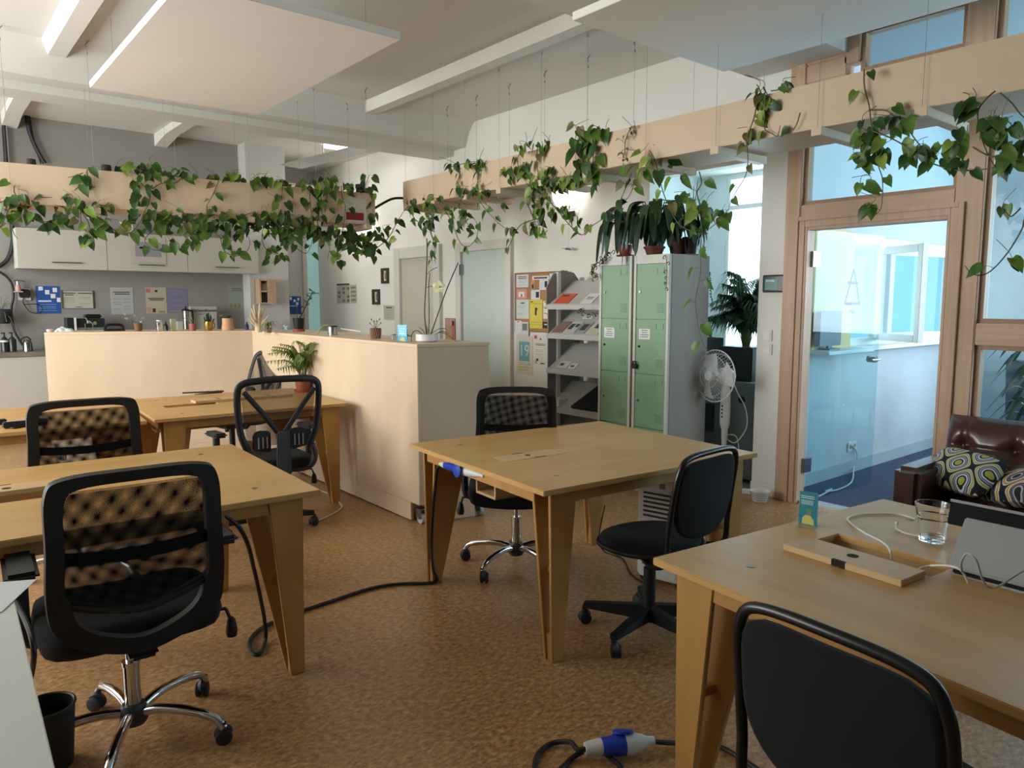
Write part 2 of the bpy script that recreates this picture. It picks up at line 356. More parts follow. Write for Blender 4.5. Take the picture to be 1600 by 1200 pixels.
# AIR sign on the door leaf
sg = plain('#3f4a5e', .6, name='sign_vinyl'); c = PLN(1332, 462, hx-dn*.006, dn); hh = .18
st = MB(); W3 = .085; 
def bar(a, b, t):
    d = (b-a).normalized(); q = dn.cross(d)*t/2; st.add([a-q-dn*.001, b-q-dn*.001, b+q-dn*.001, a+q-dn*.001], [(0, 1, 2, 3)])
A_, B_, C_ = c+V((0, 0, .20)), c-du*.1-V((0, 0, .06)), c+du*.1-V((0, 0, .06))
bar(A_, B_, .018); bar(A_, C_, .018); bar(B_-du*.008, C_+du*.008, .022); bar(c-du*.075+V((0, 0, .095)), c+du*.075+V((0, 0, .095)), .02)
struct('door_emblem', st, sg, 0, door); text(door, 'AIR', .05, c-V((0, 0, .12))-dn*.002, du, (0, 0, 1), sg, 'door_lettering')
# --- alcove with the bright window
struct('wall_alcove', MB().box(5.12, 4.3, 0, 5.95, 4.4, 2.75).box(5.85, 4.02, 0, 5.95, 4.3, 2.75).box(5.85, 3.1, 0, 5.95, 4.02, .8), plain('#e2e8e8', .7, var=.02))
w = struct('window_7', MB().box(5.86, 3.1, .8, 5.92, 3.14, 2.62).box(5.86, 3.98, .8, 5.92, 4.02, 2.62).box(5.86, 3.14, .8, 5.92, 3.98, .85).box(5.86, 3.14, 2.57, 5.92, 3.98, 2.62).box(5.86, 3.14, 2.3, 5.92, 3.98, 2.34), white)
struct('window_pane', MB().box(5.885, 3.14, .85, 5.89, 3.98, 2.57), pane, parent=w)
# --- meeting room side wall with windows, yellow pillar
mwall = plain('#b9c6cc', .75, var=.02, name='meeting_wall_paint')
struct('wall_meeting', MB().box(5.12, 2.95, 0, 8.6, 3.1, 1.09).box(5.12, 2.95, 2.03, 8.6, 3.1, 3.45).box(5.12, 2.95, 1.09, 6.04, 3.1, 2.03), mwall)
struct('wall_end', MB().box(8.5, -2, 0, 8.6, 2.95, 3.45), plain('#c4c8ca', .75))
struct('baseboard_meeting', MB().box(5.14, 2.93, 0, 8.5, 2.95, .1), plain('#aab6bd', .6))
struct('trim_%d' % n, MB().box(5.4, 2.9, 1.085, 6.04, 2.96, 2.04), plain('#d9c48a', .7, var=.03, name='yellow_paint')); n += 1
struct('trim_%d' % n, MB().box(6.0, 2.8, 1.07, 8.5, 2.96, 1.1), white, .004); n += 1
for i, (a, b) in enumerate(((6.04, 6.7), (6.7, 7.6), (7.6, 8.5))):
    fr = MB(); f = .06
    fr.box(a, 2.96, 1.1, a+f, 3.04, 2.03).box(b-f, 2.96, 1.1, b, 3.04, 2.03).box(a+f, 2.96, 1.1, b-f, 3.04, 1.1+f).box(a+f, 2.96, 2.03-f, b-f, 3.04, 2.03)
    w = struct('window_%d' % (20+i), fr, white, .004); struct('window_pane', MB().box(a+f, 3.0, 1.1+f, b-f, 3.006, 2.03-f), pane, parent=w)
    if i != 2:   # sash tilted open into the room
        s2 = MB(); L_, hz = b-a-.08, .8; o = V((a+.04, 2.955, 1.14)); R = Euler((0, 0, (-.95, -.25)[i])).to_matrix(); uu = R @ V((1, 0, 0))
        if i == 0: o = V((b-.02, 2.955, 1.14)); uu = V((-.55, -.83, 0)).normalized(); L_ = .6
        for q in ((0, 0, .06, hz), (L_-.06, 0, L_, hz), (.06, 0, L_-.06, .06), (.06, hz-.06, L_-.06, hz)):
            s2.prism([(q[0], q[1]), (q[2], q[1]), (q[2], q[3]), (q[0], q[3])], .05, o, uu, (0, 0, 1))
        ss = struct('window_sash', s2, white, .003, w); struct('window_sash_pane', MB().prism([(.06, .06), (L_-.06, .06), (L_-.06, hz-.06), (.06, hz-.06)], .006, o+V((0, 0, 0)), uu, (0, 0, 1)), pane, 0, w)
for nm, bx_, bars in (('window_30', (8.47, -1.0, 1.1, 8.5, 2.2, 2.7), 'y'), ('window_31', (5.5, -2.0, 1.0, 8.1, -1.97, 2.6), 'x')):  # two unseen windows, added to brighten the meeting room
    x0, y0, z0, x1, y1, z1 = bx_; f = .07; fr = MB()
    if bars == 'y': fr.box(x0, y0, z0, x1, y0+f, z1).box(x0, y1-f, z0, x1, y1, z1).box(x0, y0+f, z0, x1, y1-f, z0+f).box(x0, y0+f, z1-f, x1, y1-f, z1); pn = MB().box(x0+.01, y0+f, z0+f, x0+.015, y1-f, z1-f)
    else: fr.box(x0, y0, z0, x0+f, y1, z1).box(x1-f, y0, z0, x1, y1, z1).box(x0+f, y0, z0, x1-f, y1, z0+f).box(x0+f, y0, z1-f, x1-f, y1, z1); pn = MB().box(x0+f, y1-.015, z0+f, x1-f, y1-.01, z1-f)
    w = struct(nm, fr, white, .003); struct('window_pane', pn, plain('#cfe3ee', .1, emit=1.2), parent=w)  # these panes glow by themselves
# --- far doors in the right wall
cream = plain('#c6bfae', .55, var=.02, name='cream_door_paint'); frm = plain('#d3d0c7', .5, var=.02, name='door_frame_paint')
def yy(px): return X(px, 470, 5).y
def doorset(nm, pa, pb, leaf, ztop, fw=.1):
    a, b = yy(pb), yy(pa)
    fr = MB().box(4.95, a, 0, 5.01, a+fw, ztop).box(4.95, b-fw, 0, 5.01, b, ztop).box(4.95, a+fw, ztop-fw, 5.01, b-fw, ztop)
    d = struct(nm, fr, frm, .004); struct('door_leaf', MB().box(4.985, a+fw, 0, 5.02, b-fw, ztop-fw), leaf, .003, d); return d, a, b
d, a, b = doorset('door_2', 621, 692, cream, 2.16, .14)
struct('door_handle', MB().cyl((4.985, b-.24, 1.05), (4.93, b-.24, 1.05), .012).tube([(4.93, b-.24, 1.05), (4.93, b-.38, 1.05)], .01).box(4.975, b-.26, .93, 4.986, b-.22, 1.12), steel, 0, d)
frost = plain('#c8d2cb', .25, var=.02, name='frosted_glass_leaf')
d, a, b = doorset('door_3', 717, 803, frost, 2.14, .1)
struct('door_hinge', MB().box(4.945, b-.12, 1.78, 4.99, b-.08, 1.9), steel, .003, d)
# far wall with the teal glass door
q = [Y(px, 470, 10.78).x for px in (474, 480, 522)]
d = struct('door_4', MB().box(q[0], 10.74, 0, q[1], 10.81, 2.6).box(q[2]-.03, 10.74, 0, q[2]+.03, 10.81, 2.6).box(q[0], 10.74, 2.6, q[2]+.03, 10.81, 2.66), frm, .004)
struct('door_pane', MB().box(q[1], 10.765, 0, q[2]-.03, 10.775, 2.6), plain('#a9d6d6', .2, var=.03, name='teal_frosted_glass', emit=.25), 0, d)
struct('door_rail', MB().box(q[1], 10.755, 1.6, q[2]-.03, 10.765, 1.615), plain('#8fbcbf', .4), 0, d)
# upper far zone: soffit with cable tray
struct('trim_%d' % n, MB().box(3.92, 9.9, 2.75, 4.6, 10.8, 3.1), WT); n += 1
# ---- camera, world
cam = bpy.data.cameras.new('camera'); co = bpy.data.objects.new('camera', cam); C.objects.link(co)
cam.sensor_width = 36; cam.lens = F/1600*36; cam.clip_start = .05; co.location = EYE; co.rotation_euler = (PI/2-PT, 0, -YW)
sc = bpy.context.scene; sc.camera = co
w = bpy.data.worlds.new('sky'); sc.world = w; w.use_nodes = True; N = w.node_tree.nodes; L = w.node_tree.links; bg = N['Background']
bg.inputs['Color'].default_value = (.80, .93, 1, 1); bg.inputs['Strength'].default_value = SKY
def area(nm, loc, rot, sx, sy, e, col=(1, 1, 1)):
    l = bpy.data.lights.new(nm, 'AREA'); l.shape = 'RECTANGLE'; l.size = sx; l.size_y = sy; l.energy = e; l.color = col
    o = bpy.data.objects.new(nm, l); C.objects.link(o); o.location = loc; o.rotation_euler = rot
struct('wall_court', MB().box(10.2, 5.6, -1, 17, 5.8, 6), plain('#6f93aa', .8, var=.05, scale=1.2))  # court facade added to block the bright sky behind the meeting room panes
area('daylight_meeting', (8.46, .6, 1.9), (0, PI/2, 0), 1.6, 3.2, 95, (.70, .87, 1))  # added fill in front of the added end-wall window
area('daylight_meeting_front', (6.8, -1.96, 1.8), (PI/2, 0, 0), 2.6, 1.6, 150, (.70, .87, 1))  # added fill in front of the added front-wall window
area('daylight_alcove', (5.97, 3.56, 1.7), (0, PI/2, 0), 1.7, .84, 20, (.8, .93, 1))
area('daylight_far', (4.4, 9.9, 3.05), (0, 0, 0), .5, .5, 12, (1, .98, .94))  # small area light facing straight down over the far end
sc.view_settings.view_transform = 'Standard'; sc.view_settings.look = 'None'; sc.view_settings.gamma = 1; sc.view_settings.use_curve_mapping = False
sc.view_settings.exposure = EXPO
sc.cycles.max_bounces = 10; sc.cycles.transparent_max_bounces = 24; sc.cycles.sample_clamp_indirect = 6; sc.cycles.use_denoising = True
# ================= tables, partitions, chairs =================
ply = wood('birch_ply_table', '#b58a50', '#cba264', (1.3, 7, 7), .38)
plyleg = wood('birch_ply_leg', '#a0713a', '#bd8d4c', (7, 7, 1.2), .45)
plylid = wood('birch_ply_lid', '#bf9c6c', '#cfae80', (1.3, 8, 8), .42)
plyedge = plain('#7a5530', .6, var=.2, scale=40, name='plywood_edge')
boltm = plain('#8a8578', .35, .9, name='zinc_bolt')
def table(label, c, yaw, lid='flush', L=1.30, W=1.17, tray=True, so=-.3):
    t = thing('plywood_table', label, 'table', (c[0], c[1], 0), yaw, 'square plywood work tables on tapered legs')
    h, hw, sx, sy = .74, .022, .175, .062
    def ring(z): return [(-L/2, -W/2, z), (L/2, -W/2, z), (L/2, W/2, z), (-L/2, W/2, z), (so-sx, -sy, z), (so+sx, -sy, z), (so+sx, sy, z), (so-sx, sy, z)]
    mb = MB(); fs = []
    for k, o in enumerate((0, 8)):
        for i in range(4):
            j = (i+1) % 4; q = (o+i, o+j, o+4+j, o+4+i); fs.append(q if k else q[::-1])
    for i in range(4):
        j = (i+1) % 4; fs += [(i, j, 8+j, 8+i), (4+j, 4+i, 12+i, 12+j)]
    mb.add(ring(h-hw)+ring(h), fs); part(t, 'tabletop', mb, ply, .003)
    l = MB()
    if lid == 'flush':
        l.box(so-sx+.002, -sy+.002, h-.016, so+sx-.002, sy-.002, h+.0008)
        part(t, 'slot_lid', l, plylid); dk = plain('#1d140b', .9); part(t, 'lid_hole', MB().cyl((so-.01, 0, h+.0005), (so-.01, 0, h+.0015), .014, n=14), dk); part(t, 'lid_notch', MB().box(so-.06, sy-.006, h+.0006, so, sy+.003, h+.0014), dk); part(t, 'lid_notch', MB().box(so-.01, -sy-.003, h+.0006, so+.05, -sy+.006, h+.0014), dk)
    else:
      for dx, dy, rz in lid:
        R = Euler((0, 0, rz)).to_matrix(); at = (dx, dy, 0)
        l = MB().box(-sx, -sy, h+.0005, sx, sy, h+.0185, R, at); part(t, 'slot_lid', l, plylid, .0015)
        p = R @ V((-.0, -.01, 0))+V((dx, dy, h+.0186)); dk = plain('#1d140b', .9); part(t, 'lid_hole', MB().cyl(p, p+V((0, 0, .0007)), .016, n=14), dk); part(t, 'lid_notch', MB().box(-.02, sy-.01, h+.001, .02, sy+.0008, h+.0189, R, at), dk)
    a = .055
    for s in (-1, 1):
        part(t, 'apron', MB().box(s*(L/2-.05)-.009, -W/2+.12, h-hw-a, s*(L/2-.05)+.009, W/2-.12, h-hw), plyleg, .002)
        part(t, 'apron', MB().box(-L/2+.12, s*(W/2-.05)-.009, h-hw-a, L/2-.12, s*(W/2-.05)+.009, h-hw), plyleg, .002)
    for x in (-L/2+.2, L/2-.2):
        for y in (-W/2+.18, W/2-.18): part(t, 'bolt_cover', MB().cyl((x, y, h), (x, y, h+.0015), .012, n=14), boltm)
    if tray:
        tr = MB(); x0, x1, y0, y1, z0, z1 = -L/2+.1, L/2-.1, -.085, .085, h-.165, h-hw
        tr.box(x0, y0, z0, x1, y1, z0+.012).box(x0, y0, z0, x1, y0+.012, z1).box(x0, y1-.012, z0, x1, y1, z1); part(t, 'cable_tray', tr, plylid, .001)
    for sx_ in (-1, 1):
        for sy_ in (-1, 1):
            lg = MB(); xt, xb = L/2-.06, L/2-.075; top = h-hw
            pol, pol2 = [[(sx_*x, z) for x, z in [(xt, top), (xt-wt, top), (xb-.055, 0), (xb, 0)]][::sx_] for wt in (.135, .2)]
            yo = sy_*(W/2-.045)
            lg.prism(pol, .018, (0, yo+.009, 0))
            yi = sy_*(W/2-.16)      # the inner board leans out so that both meet at the foot
            k = len(lg.v); lg.prism(pol2, .018, (0, yi+.009, 0))
            lg.v[k:] = [(x, y+(yo-sy_*.045-yi)*(1-z/top), z) for x, y, z in lg.v[k:]]
            ya, yb = sorted((yo, yo-sy_*.05)); xm = sx_*(xb-.03)
            lg.box(xm-.022, ya, .0, xm+.022, yb, .11); ya, yb = sorted((yo, yo-sy_*.085)); lg.box(sx_*(xb-.05)-.02, ya, .36, sx_*(xb-.05)+.02, yb, .385)
            part(t, 'leg', lg, plyleg, .002)
    return t
rd = math.radians
tA = table('plywood table in the room centre with blue plug clipped under its left edge', (2.565, 2.584), rd(-5.3))
tB = table('plywood table behind the large black mesh chair, wooden lid lifted out', (.585, 3.25), rd(-2.5), [(-.335, .105, .02)])
tC = table('plywood table with drinking glass, teal sign and grey laptop on it', (2.115, .60), rd(83.3), [(.315, .148, .03)], so=.315)
tD = table('plywood table with potted palm pushed against the pale partition', (1.835, 5.45), rd(-3), [(-.09, .09, .03), (.28, .085, .03)])
tE = table('plywood table at the left picture edge carrying black cables and strips', (.51, 5.52), rd(-4.5), tray=False)
# things on table C
def Zt(x, y, z=.7405): return Z(x, y, z)
# --- pale partition units on castors
pale = wood('pale_ply', '#c4ac8f', '#d1bca1', (2.2, 2.2, .8), .5); paletop = wood('pale_ply_top', '#cbb191', '#d9c1a4', (2, 2, 2), .5)
def partition(name, label, p, ang, Lr, dep, h, wheels, skew=0):
    # a long low cabinet seen from its plain back; p = near corner, run along local +y, depth along local +x
    t = thing(name, label, 'room divider', (p[0], p[1], 0), ang)
    k = math.tan(skew)
    def q(x, y): return (x, y-k*x)
    z0 = .035
    pl = [q(0, 0), q(dep, 0), q(dep, Lr), q(0, Lr)]
    mb = MB().add([(a, b, z) for z in (z0+.1, h-.02) for a, b in pl], [(3, 2, 1, 0), (4, 5, 6, 7)]+[(i, (i+1) % 4, 4+(i+1) % 4, 4+i) for i in range(4)])
    part(t, 'carcass', mb, pale, .003)
    tp = MB().add([(a, b, z) for z in (h-.02, h) for a, b in [q(-.003, -.003), q(dep+.003, -.003), q(dep+.003, Lr), q(-.003, Lr)]], [(3, 2, 1, 0), (4, 5, 6, 7)]+[(i, (i+1) % 4, 4+(i+1) % 4, 4+i) for i in range(4)])
    part(t, 'top_board', tp, paletop, .002)
    sk = MB()      # plinth boards with cut-outs around the castors
    c0 = .11
    sk.add([(x, y, z) for x in (0, .02) for y in (c0, Lr-c0) for z in (.012, z0+.1)], [(0, 1, 3, 2), (4, 6, 7, 5), (0, 4, 5, 1), (2, 3, 7, 6), (0, 2, 6, 4), (1, 5, 7, 3)])
    a, b = V((*q(c0, 0), 0)), V((*q(dep-c0, 0), 0)); d = (b-a); nrm = V((-d.y, d.x, 0)).normalized()*.02
    sk.add([a+V((0, 0, .012)), b+V((0, 0, .012)), b+V((0, 0, z0+.1)), a+V((0, 0, z0+.1)), a+nrm+V((0, 0, .012)), b+nrm+V((0, 0, .012)), b+nrm+V((0, 0, z0+.1)), a+nrm+V((0, 0, z0+.1))], [(0, 1, 2, 3), (7, 6, 5, 4), (0, 4, 5, 1), (3, 2, 6, 7), (0, 3, 7, 4), (1, 5, 6, 2)])
    part(t, 'plinth', sk, pale, .001)
    for (x, y) in wheels:
        x, y = q(x, y); w = MB().cyl((x-.014, y, .035), (x+.014, y, .035), .035, n=20); cs = part(t, 'caster', w, plain('#b9b7b2', .5))
        f = MB().prism([(-.03, .035), (.03, .035), (.045, .1), (-.02, .1)], .004, (x-.02, y, 0), (0, 1, 0)).prism([(-.03, .035), (.03, .035), (.045, .1), (-.02, .1)], .004, (x+.018, y, 0), (0, 1, 0)).box(x-.03, y-.03, .098, x+.03, y+.05, .104).cyl((x-.024, y, .035), (x+.024, y, .035), .006)
        part(cs, 'caster_fork', f, steel)
    return t
pN = (2.53, 4.02)
part1 = partition('rolling_partition', 'tall pale plywood divider on castors ending beside the centre table', pN, rd(-.4), 2.97, .5, 1.2, [(.04, .05), (.46, .05), (.05, 2.9)], rd(12))
ps = MB().box(-.004, .88, .012, -.0005, .895, .14).box(-.006, .55, .13, -.0005, .56, .5)
bk = V((2.555, 6.985, 0)); bl = V((.95, 7.72, 0)); bu = (bl-bk).normalized(); bnrm = V((bu.y, -bu.x, 0))   # back unit front plane
if bnrm.dot(EYE-bk) < 0: bnrm = -bnrm
part2 = partition('rolling_partition', 'long pale plywood divider in front of the kitchen holding small potted plants', (bk.x, bk.y), math.atan2(bu.y, bu.x)-PI/2, (bl-bk).length, .5, 1.2, [(.05, 1.7), (.4, 1.7)])
# --- office chairs
blk = plain('#070708', .6, var=.1, name='black_plastic'); fab = plain('#060607', .95, var=.12, scale=80, bmp=.15, name='black_fabric')
chrome = plain('#c9cacc', .12, 1., var=.01, name='chrome'); dgrey = plain('#3a3c40', .5, var=.05, name='dark_grey_plastic'); tyre = plain('#232326', .6, name='castor_rubber')
def star(t, kind, r=.29, a0=0.3, hub=.09):
    for i in range(5):
        a = a0+2*PI*i/5; d = V((math.cos(a), math.sin(a), 0)); lg = MB()
        if kind == 'chrome':
            lg.tube(smooth([V((0, 0, hub+.015))+d*.03, V((0, 0, hub+.03))+d*.1, V((0, 0, hub+.025))+d*.2, V((0, 0, hub+.005))+d*(r-.03), V((0, 0, hub-.03))+d*r], 4), [.017]*8+[.016]*4+[.014]*5, 10); m = chrome
        else:
            e = d.cross(V((0, 0, 1))); w0, w1 = .024, .018; zt, zb = hub+.025, hub-.012
            p0, p1 = d*.02, d*r
            vs = [p0-e*w0+V((0, 0, zb-.01)), p0+e*w0+V((0, 0, zb-.01)), p0+e*w0+V((0, 0, zt+.02)), p0-e*w0+V((0, 0, zt+.02)), p1-e*w1+V((0, 0, zb)), p1+e*w1+V((0, 0, zb)), p1+e*w1+V((0, 0, zt-.012)), p1-e*w1+V((0, 0, zt-.012))]
            lg.add(vs, [(3, 2, 1, 0), (4, 5, 6, 7), (0, 1, 5, 4), (1, 2, 6, 5), (2, 3, 7, 6), (3, 0, 4, 7)]); m = blk
        part(t, 'base_leg', lg, m, .004 if kind != 'chrome' else 0)
        cs = MB(); c = d*(r+.0); e = V((-math.sin(a+.6), math.cos(a+.6), 0)); c2 = c+V((math.cos(a+2.2), math.sin(a+2.2), 0))*.012
        for s in (-1, 1): cs.lathe([(.0, -.009), (.02, -.009), (.027, -.005), (.027, .005), (.02, .009), (0, .009)], c2+V((0, 0, .027))+e*s*.014, 16, e)
        cs.cyl(c+V((0, 0, .03)), c+V((0, 0, hub-.01)), .009).lathe([(.0, -.012), (.022, -.012), (.03, 0), (.022, .012), (0, .012)], c2+V((0, 0, .038)), 14, e)
        part(t, 'caster', cs, tyre)
    part(t, 'base_hub', MB().lathe([(0, hub-.025), (.036, hub-.025), (.045, hub-.01), (.045, hub+.02), (.034, hub+.045), (0, hub+.045)]), dgrey if kind == 'chrome' else blk)
def cushion(t, w, d, z0, z1, m, y0=0, e=5, name='seat'):
    mb = MB(); N_ = 40; rings = []
    for f, z in ((.80, z0), (.96, z0+.012), (1, (z0+z1)/2), (.97, z1-.012), (.85, z1), (.4, z1-.002)):
        rg = []
        for i in range(N_):
            a = 2*PI*i/N_; ca, sa = math.cos(a), math.sin(a); r = (abs(ca)**e+abs(sa)**e)**(-1/e)
            rg.append((ca*r*w/2*f*(1 if sa < .3 else 1-.06*(sa-.3)), y0+sa*r*d/2*f, z-(.02*max(0, sa)**3 if z > z0 else 0)))
        rings.append(rg)
    vs = [p for r in rings for p in r]; fs = [(k*N_+i, k*N_+(i+1) % N_, (k+1)*N_+(i+1) % N_, (k+1)*N_+i) for k in range(len(rings)-1) for i in range(N_)]
    fs += [tuple(range(N_-1, -1, -1)), tuple(range((len(rings)-1)*N_, len(rings)*N_))]
    mb.add(vs, fs); return part(t, name, mb, m, 0, sm=60)
m1 = meshcloth('chair_mesh_outer', .0050, hole=.1); m2 = meshcloth('chair_mesh_inner', .00513, hole=.1, rot=.075); m3 = meshcloth('chair_mesh_grey', .005, col='#24262a', hole=.02)
def mesh_chair(label, loc, head, base='chrome', arms=True, w=.47, zt=.985, a0=.3, sz=.47, lever=True, red=False):
    # heading: angle of the sitter's view, clockwise from +Y
    t = thing('mesh_office_chair', label, 'office chair', (loc[0], loc[1], 0), -head, 'black mesh-back office chairs')
    star(t, base, .31, a0)
    gl = MB().cyl((0, 0, .12), (0, 0, .27), .026).cyl((0, 0, .27), (0, 0, .285), .029); part(t, 'gas_lift', gl, chrome if base == 'chrome' else blk)
    part(t, 'lift_piston', MB().cyl((0, 0, .28), (0, 0, sz-.07), .016), chrome if base == 'chrome' else blk)
    part(t, 'tilt_mechanism', MB().box(-.09, -.12, sz-.085, .09, .1, sz-.03), blk, .012)
    cushion(t, .53, .48, sz-.055, sz+.045, fab)
    # backrest frame: closed band, the lower end swings forward under the seat
    hw = w/2
    def yb(z): return -.245-.09*max(0, (z-.62))-.02*math.sin(max(0, min(1, (z-.5)/.5))*PI)
    zb = sz-.02
    out = [(-hw+.055, zt), (0, zt+.008), (hw-.055, zt), (hw-.006, zt-.045), (hw, zt-.2), (hw+.006, zt-.36), (hw-.012, zb+.08), (hw-.085, zb+.015), (0, zb-.025), (-hw+.085, zb+.015), (-hw+.012, zb+.08), (-hw-.006, zt-.36), (-hw, zt-.2), (-hw+.006, zt-.045)]
    o3 = smooth([(x, 0, z) for x, z in out], 5, True); mb = MB(); vs = []; n_ = len(o3); ctr = V((0, 0, (zt+zb)/2))
    def band(p, k, y): q = ctr+V(((p.x)*(k if k > .95 else k-.075), 0, (p.z-ctr.z)*k)); return (q.x, yb(q.z)+y+.05*(1-(q.x/hw)**2)*-.35, q.z)
    def kk(p): return .875 if p.z > zb+.16 else .83
    for p in o3: vs += [band(p, 1, .012), band(p, .99, -.022), band(p, kk(p), -.018), band(p, kk(p)-.005, .014)]
    fs = [(4*i+a, 4*i+(a+1) % 4, 4*((i+1) % n_)+(a+1) % 4, 4*((i+1) % n_)+a) for i in range(n_) for a in range(4)]
    mb.add(vs, fs); bf = part(t, 'backrest_frame', mb, blk, 0, sm=50)
    ms = (zb+.16, zt-.045)
    for dy, mm, nm in ((-.012, m1, 'mesh_panel'), (.022, m2, 'mesh_lining')):
        g = MB().grid(lambda a, b: ((2*a-1)*hw*.9, yb(ms[0]+(ms[1]-ms[0])*b)+dy-.0175*(1-(2*a-1)**2)+.012*math.sin(PI*b)*(1-(2*a-1)**2)*(1 if dy > 0 else -.3), ms[0]+(ms[1]-ms[0])*b-.05*(1-b)*(1-(2*a-1)**2)), 16, 16)
        part(bf, nm, g, mm)
    part(bf, 'crossbar', MB().tube(smooth([(-hw*.86, yb(ms[0])-.004, ms[0]+.01), (0, yb(ms[0])-.025, ms[0]-.045), (hw*.86, yb(ms[0])-.004, ms[0]+.01)], 6), .014, 8), blk)
    part(bf, 'lumbar_strap', MB().grid(lambda a, b: ((2*a-1)*hw*.88, yb(zt-.23)-.01-.02*(1-(2*a-1)**2), zt-.25+.04*b-.012*(1-(2*a-1)**2)), 12, 2), fab)
    part(t, 'back_strut', MB().box(-.04, -.28, sz-.07, .04, -.08, sz-.045), blk, .01)
    if arms:
        for s in (-1, 1):
            ar = MB().tube(smooth([(s*.17, 0, sz-.05), (s*.26, 0, sz-.05), (s*.285, 0, sz), (s*.285, 0, sz+.19)], 4), .02, 8)
            A = part(t, 'armrest', ar, blk); part(A, 'arm_pad', MB().box(s*.285-.045, -.13, sz+.185, s*.285+.045, .13, sz+.215), plain('#1b1b1e', .6), .012)
    if lever:
        lv = MB().tube([(.1, -.02, sz-.06), (.3, -.04, sz-.07)], .006).tube([(.3, -.04, sz-.07), (.312, -.05, sz-.11)], .006).lathe([(.006, 0), (.014, -.01), (.021, -.05), (.017, -.07), (0, -.072)], (.314, -.05, sz-.1), 10)
        part(t, 'adjustment_lever', lv, blk)
    return t
mesh_chair('large black mesh chair with chrome base in front, back turned to the camera', (.50, 2.60), rd(3), a0=rd(31))
mesh_chair('black mesh chair standing between the two left tables, seen from behind', (.67, 4.38), rd(4), 'chrome', False, w=.49, zt=.99)
c5 = mesh_chair('black mesh chair on chrome base tucked behind the centre table, facing the camera', (2.55, 3.05), rd(220), a0=.95, zt=.97, sz=.45)
def y_chair(label, loc, head, zt=1.0, a0=.2, tilt=0.):
    t = thing('mesh_office_chair', label, 'office chair', (loc[0], loc[1], 0), -head, 'grey-framed mesh chairs with a braced back')
    star(t, 'black', .29, a0); part(t, 'gas_lift', MB().cyl((0, 0, .1), (0, 0, .36), .025).cyl((0, 0, .3), (0, 0, .4), .016), blk)
    part(t, 'tilt_mechanism', MB().box(-.09, -.13, .37, .09, .1, .42), blk, .012); cushion(t, .5, .48, .415, .5, fab)
    hw = .25
    def yb(z): return -.25-(.10+tilt)*max(0, z-.55)
    def tp(pts, r, fl=1): return MB().tube(smooth([(x, yb(z)-.02*(1-(x/hw)**2), z) for x, z in pts], 5), r, 8, flat=fl, up=(0, 1, 0))
    fr = tp([(-.185, .56), (-.235, .7), (-hw, zt-.08), (-hw+.03, zt-.012), (-.12, zt+.004), (0, zt+.008), (.12, zt+.004), (hw-.03, zt-.012), (hw, zt-.08), (.235, .7), (.185, .56)], .021, .6)
    bf = part(t, 'backrest_frame', fr, plain('#1a1b1e', .5))
    g = MB().grid(lambda a, b: ((2*a-1)*(.19+.05*b), yb(.6+(zt-.6)*b)+.004-.02*(1-(2*a-1)**2), .6+(zt-.6)*b), 14, 12); part(bf, 'mesh_panel', g, m3)
    for s in (-1, 1): part(bf, 'back_brace', MB().tube([(s*.215, yb(zt-.06)-.018, zt-.06), (s*.12, yb(.82)-.03, .82), (s*.025, yb(.68)-.04, .685)], .016, 8), blk)
    part(t, 'spine', MB().prism([(-.045, .42), (.045, .42), (.035, .69), (-.035, .69)], .035, (0, -.315, 0)).box(-.04, -.3, .39, .04, -.1, .415), dgrey, .008)
    for s in (-1, 1):
        part(t, 'lumbar_pad', MB().prism([(s*.06, .56), (s*.17, .58), (s*.165, .68), (s*.13, .7), (s*.06, .69)][::s], .03, (0, -.26, 0)), plain('#17181a', .6), .008)
    sl = plain('#8d8b86', .7)
    for s in (-1, 1):
        for i in range(3): part(t, 'lumbar_slot', MB().box(s*(.085+.026*i)-.004, -.296, .59, s*(.085+.026*i)+.004, -.291, .66), sl)
    for s in (-1, 1): part(t, 'side_rail', MB().tube(smooth([(s*.2, -.28, .58), (s*.22, -.27, .5), (s*.2, -.2, .42), (s*.1, -.1, .4)], 4), .02, 8), dgrey)
    for s in (-1, 1):
        A = part(t, 'armrest', MB().tube(smooth([(s*.2, .02, .4), (s*.28, .02, .42), (s*.295, .03, .52), (s*.295, .04, .64)], 4), .022, 8), blk)
        part(A, 'arm_pad', MB().box(s*.295-.04, -.12, .635, s*.295+.04, .13, .665, Euler((-.06, 0, 0)).to_matrix(), (0, 0, 0)), plain('#26282b', .5), .012)
    lv = MB().tube([(.1, 0, .39), (.26, -.1, .38), (.27, -.11, .35)], .006).lathe([(.006, 0), (.014, -.01), (.02, -.05), (.016, -.065), (0, -.066)], (.272, -.11, .35), 10); part(t, 'adjustment_lever', lv, blk)
    return t
y_chair('grey braced-back mesh chair with armrests in front of the palm table', (1.74, 4.60), rd(3), 1.0, -.45)
y_chair('slanting grey mesh chair half hidden behind the palm table', (2.16, 6.5), rd(258), 1.0, .1, .3)
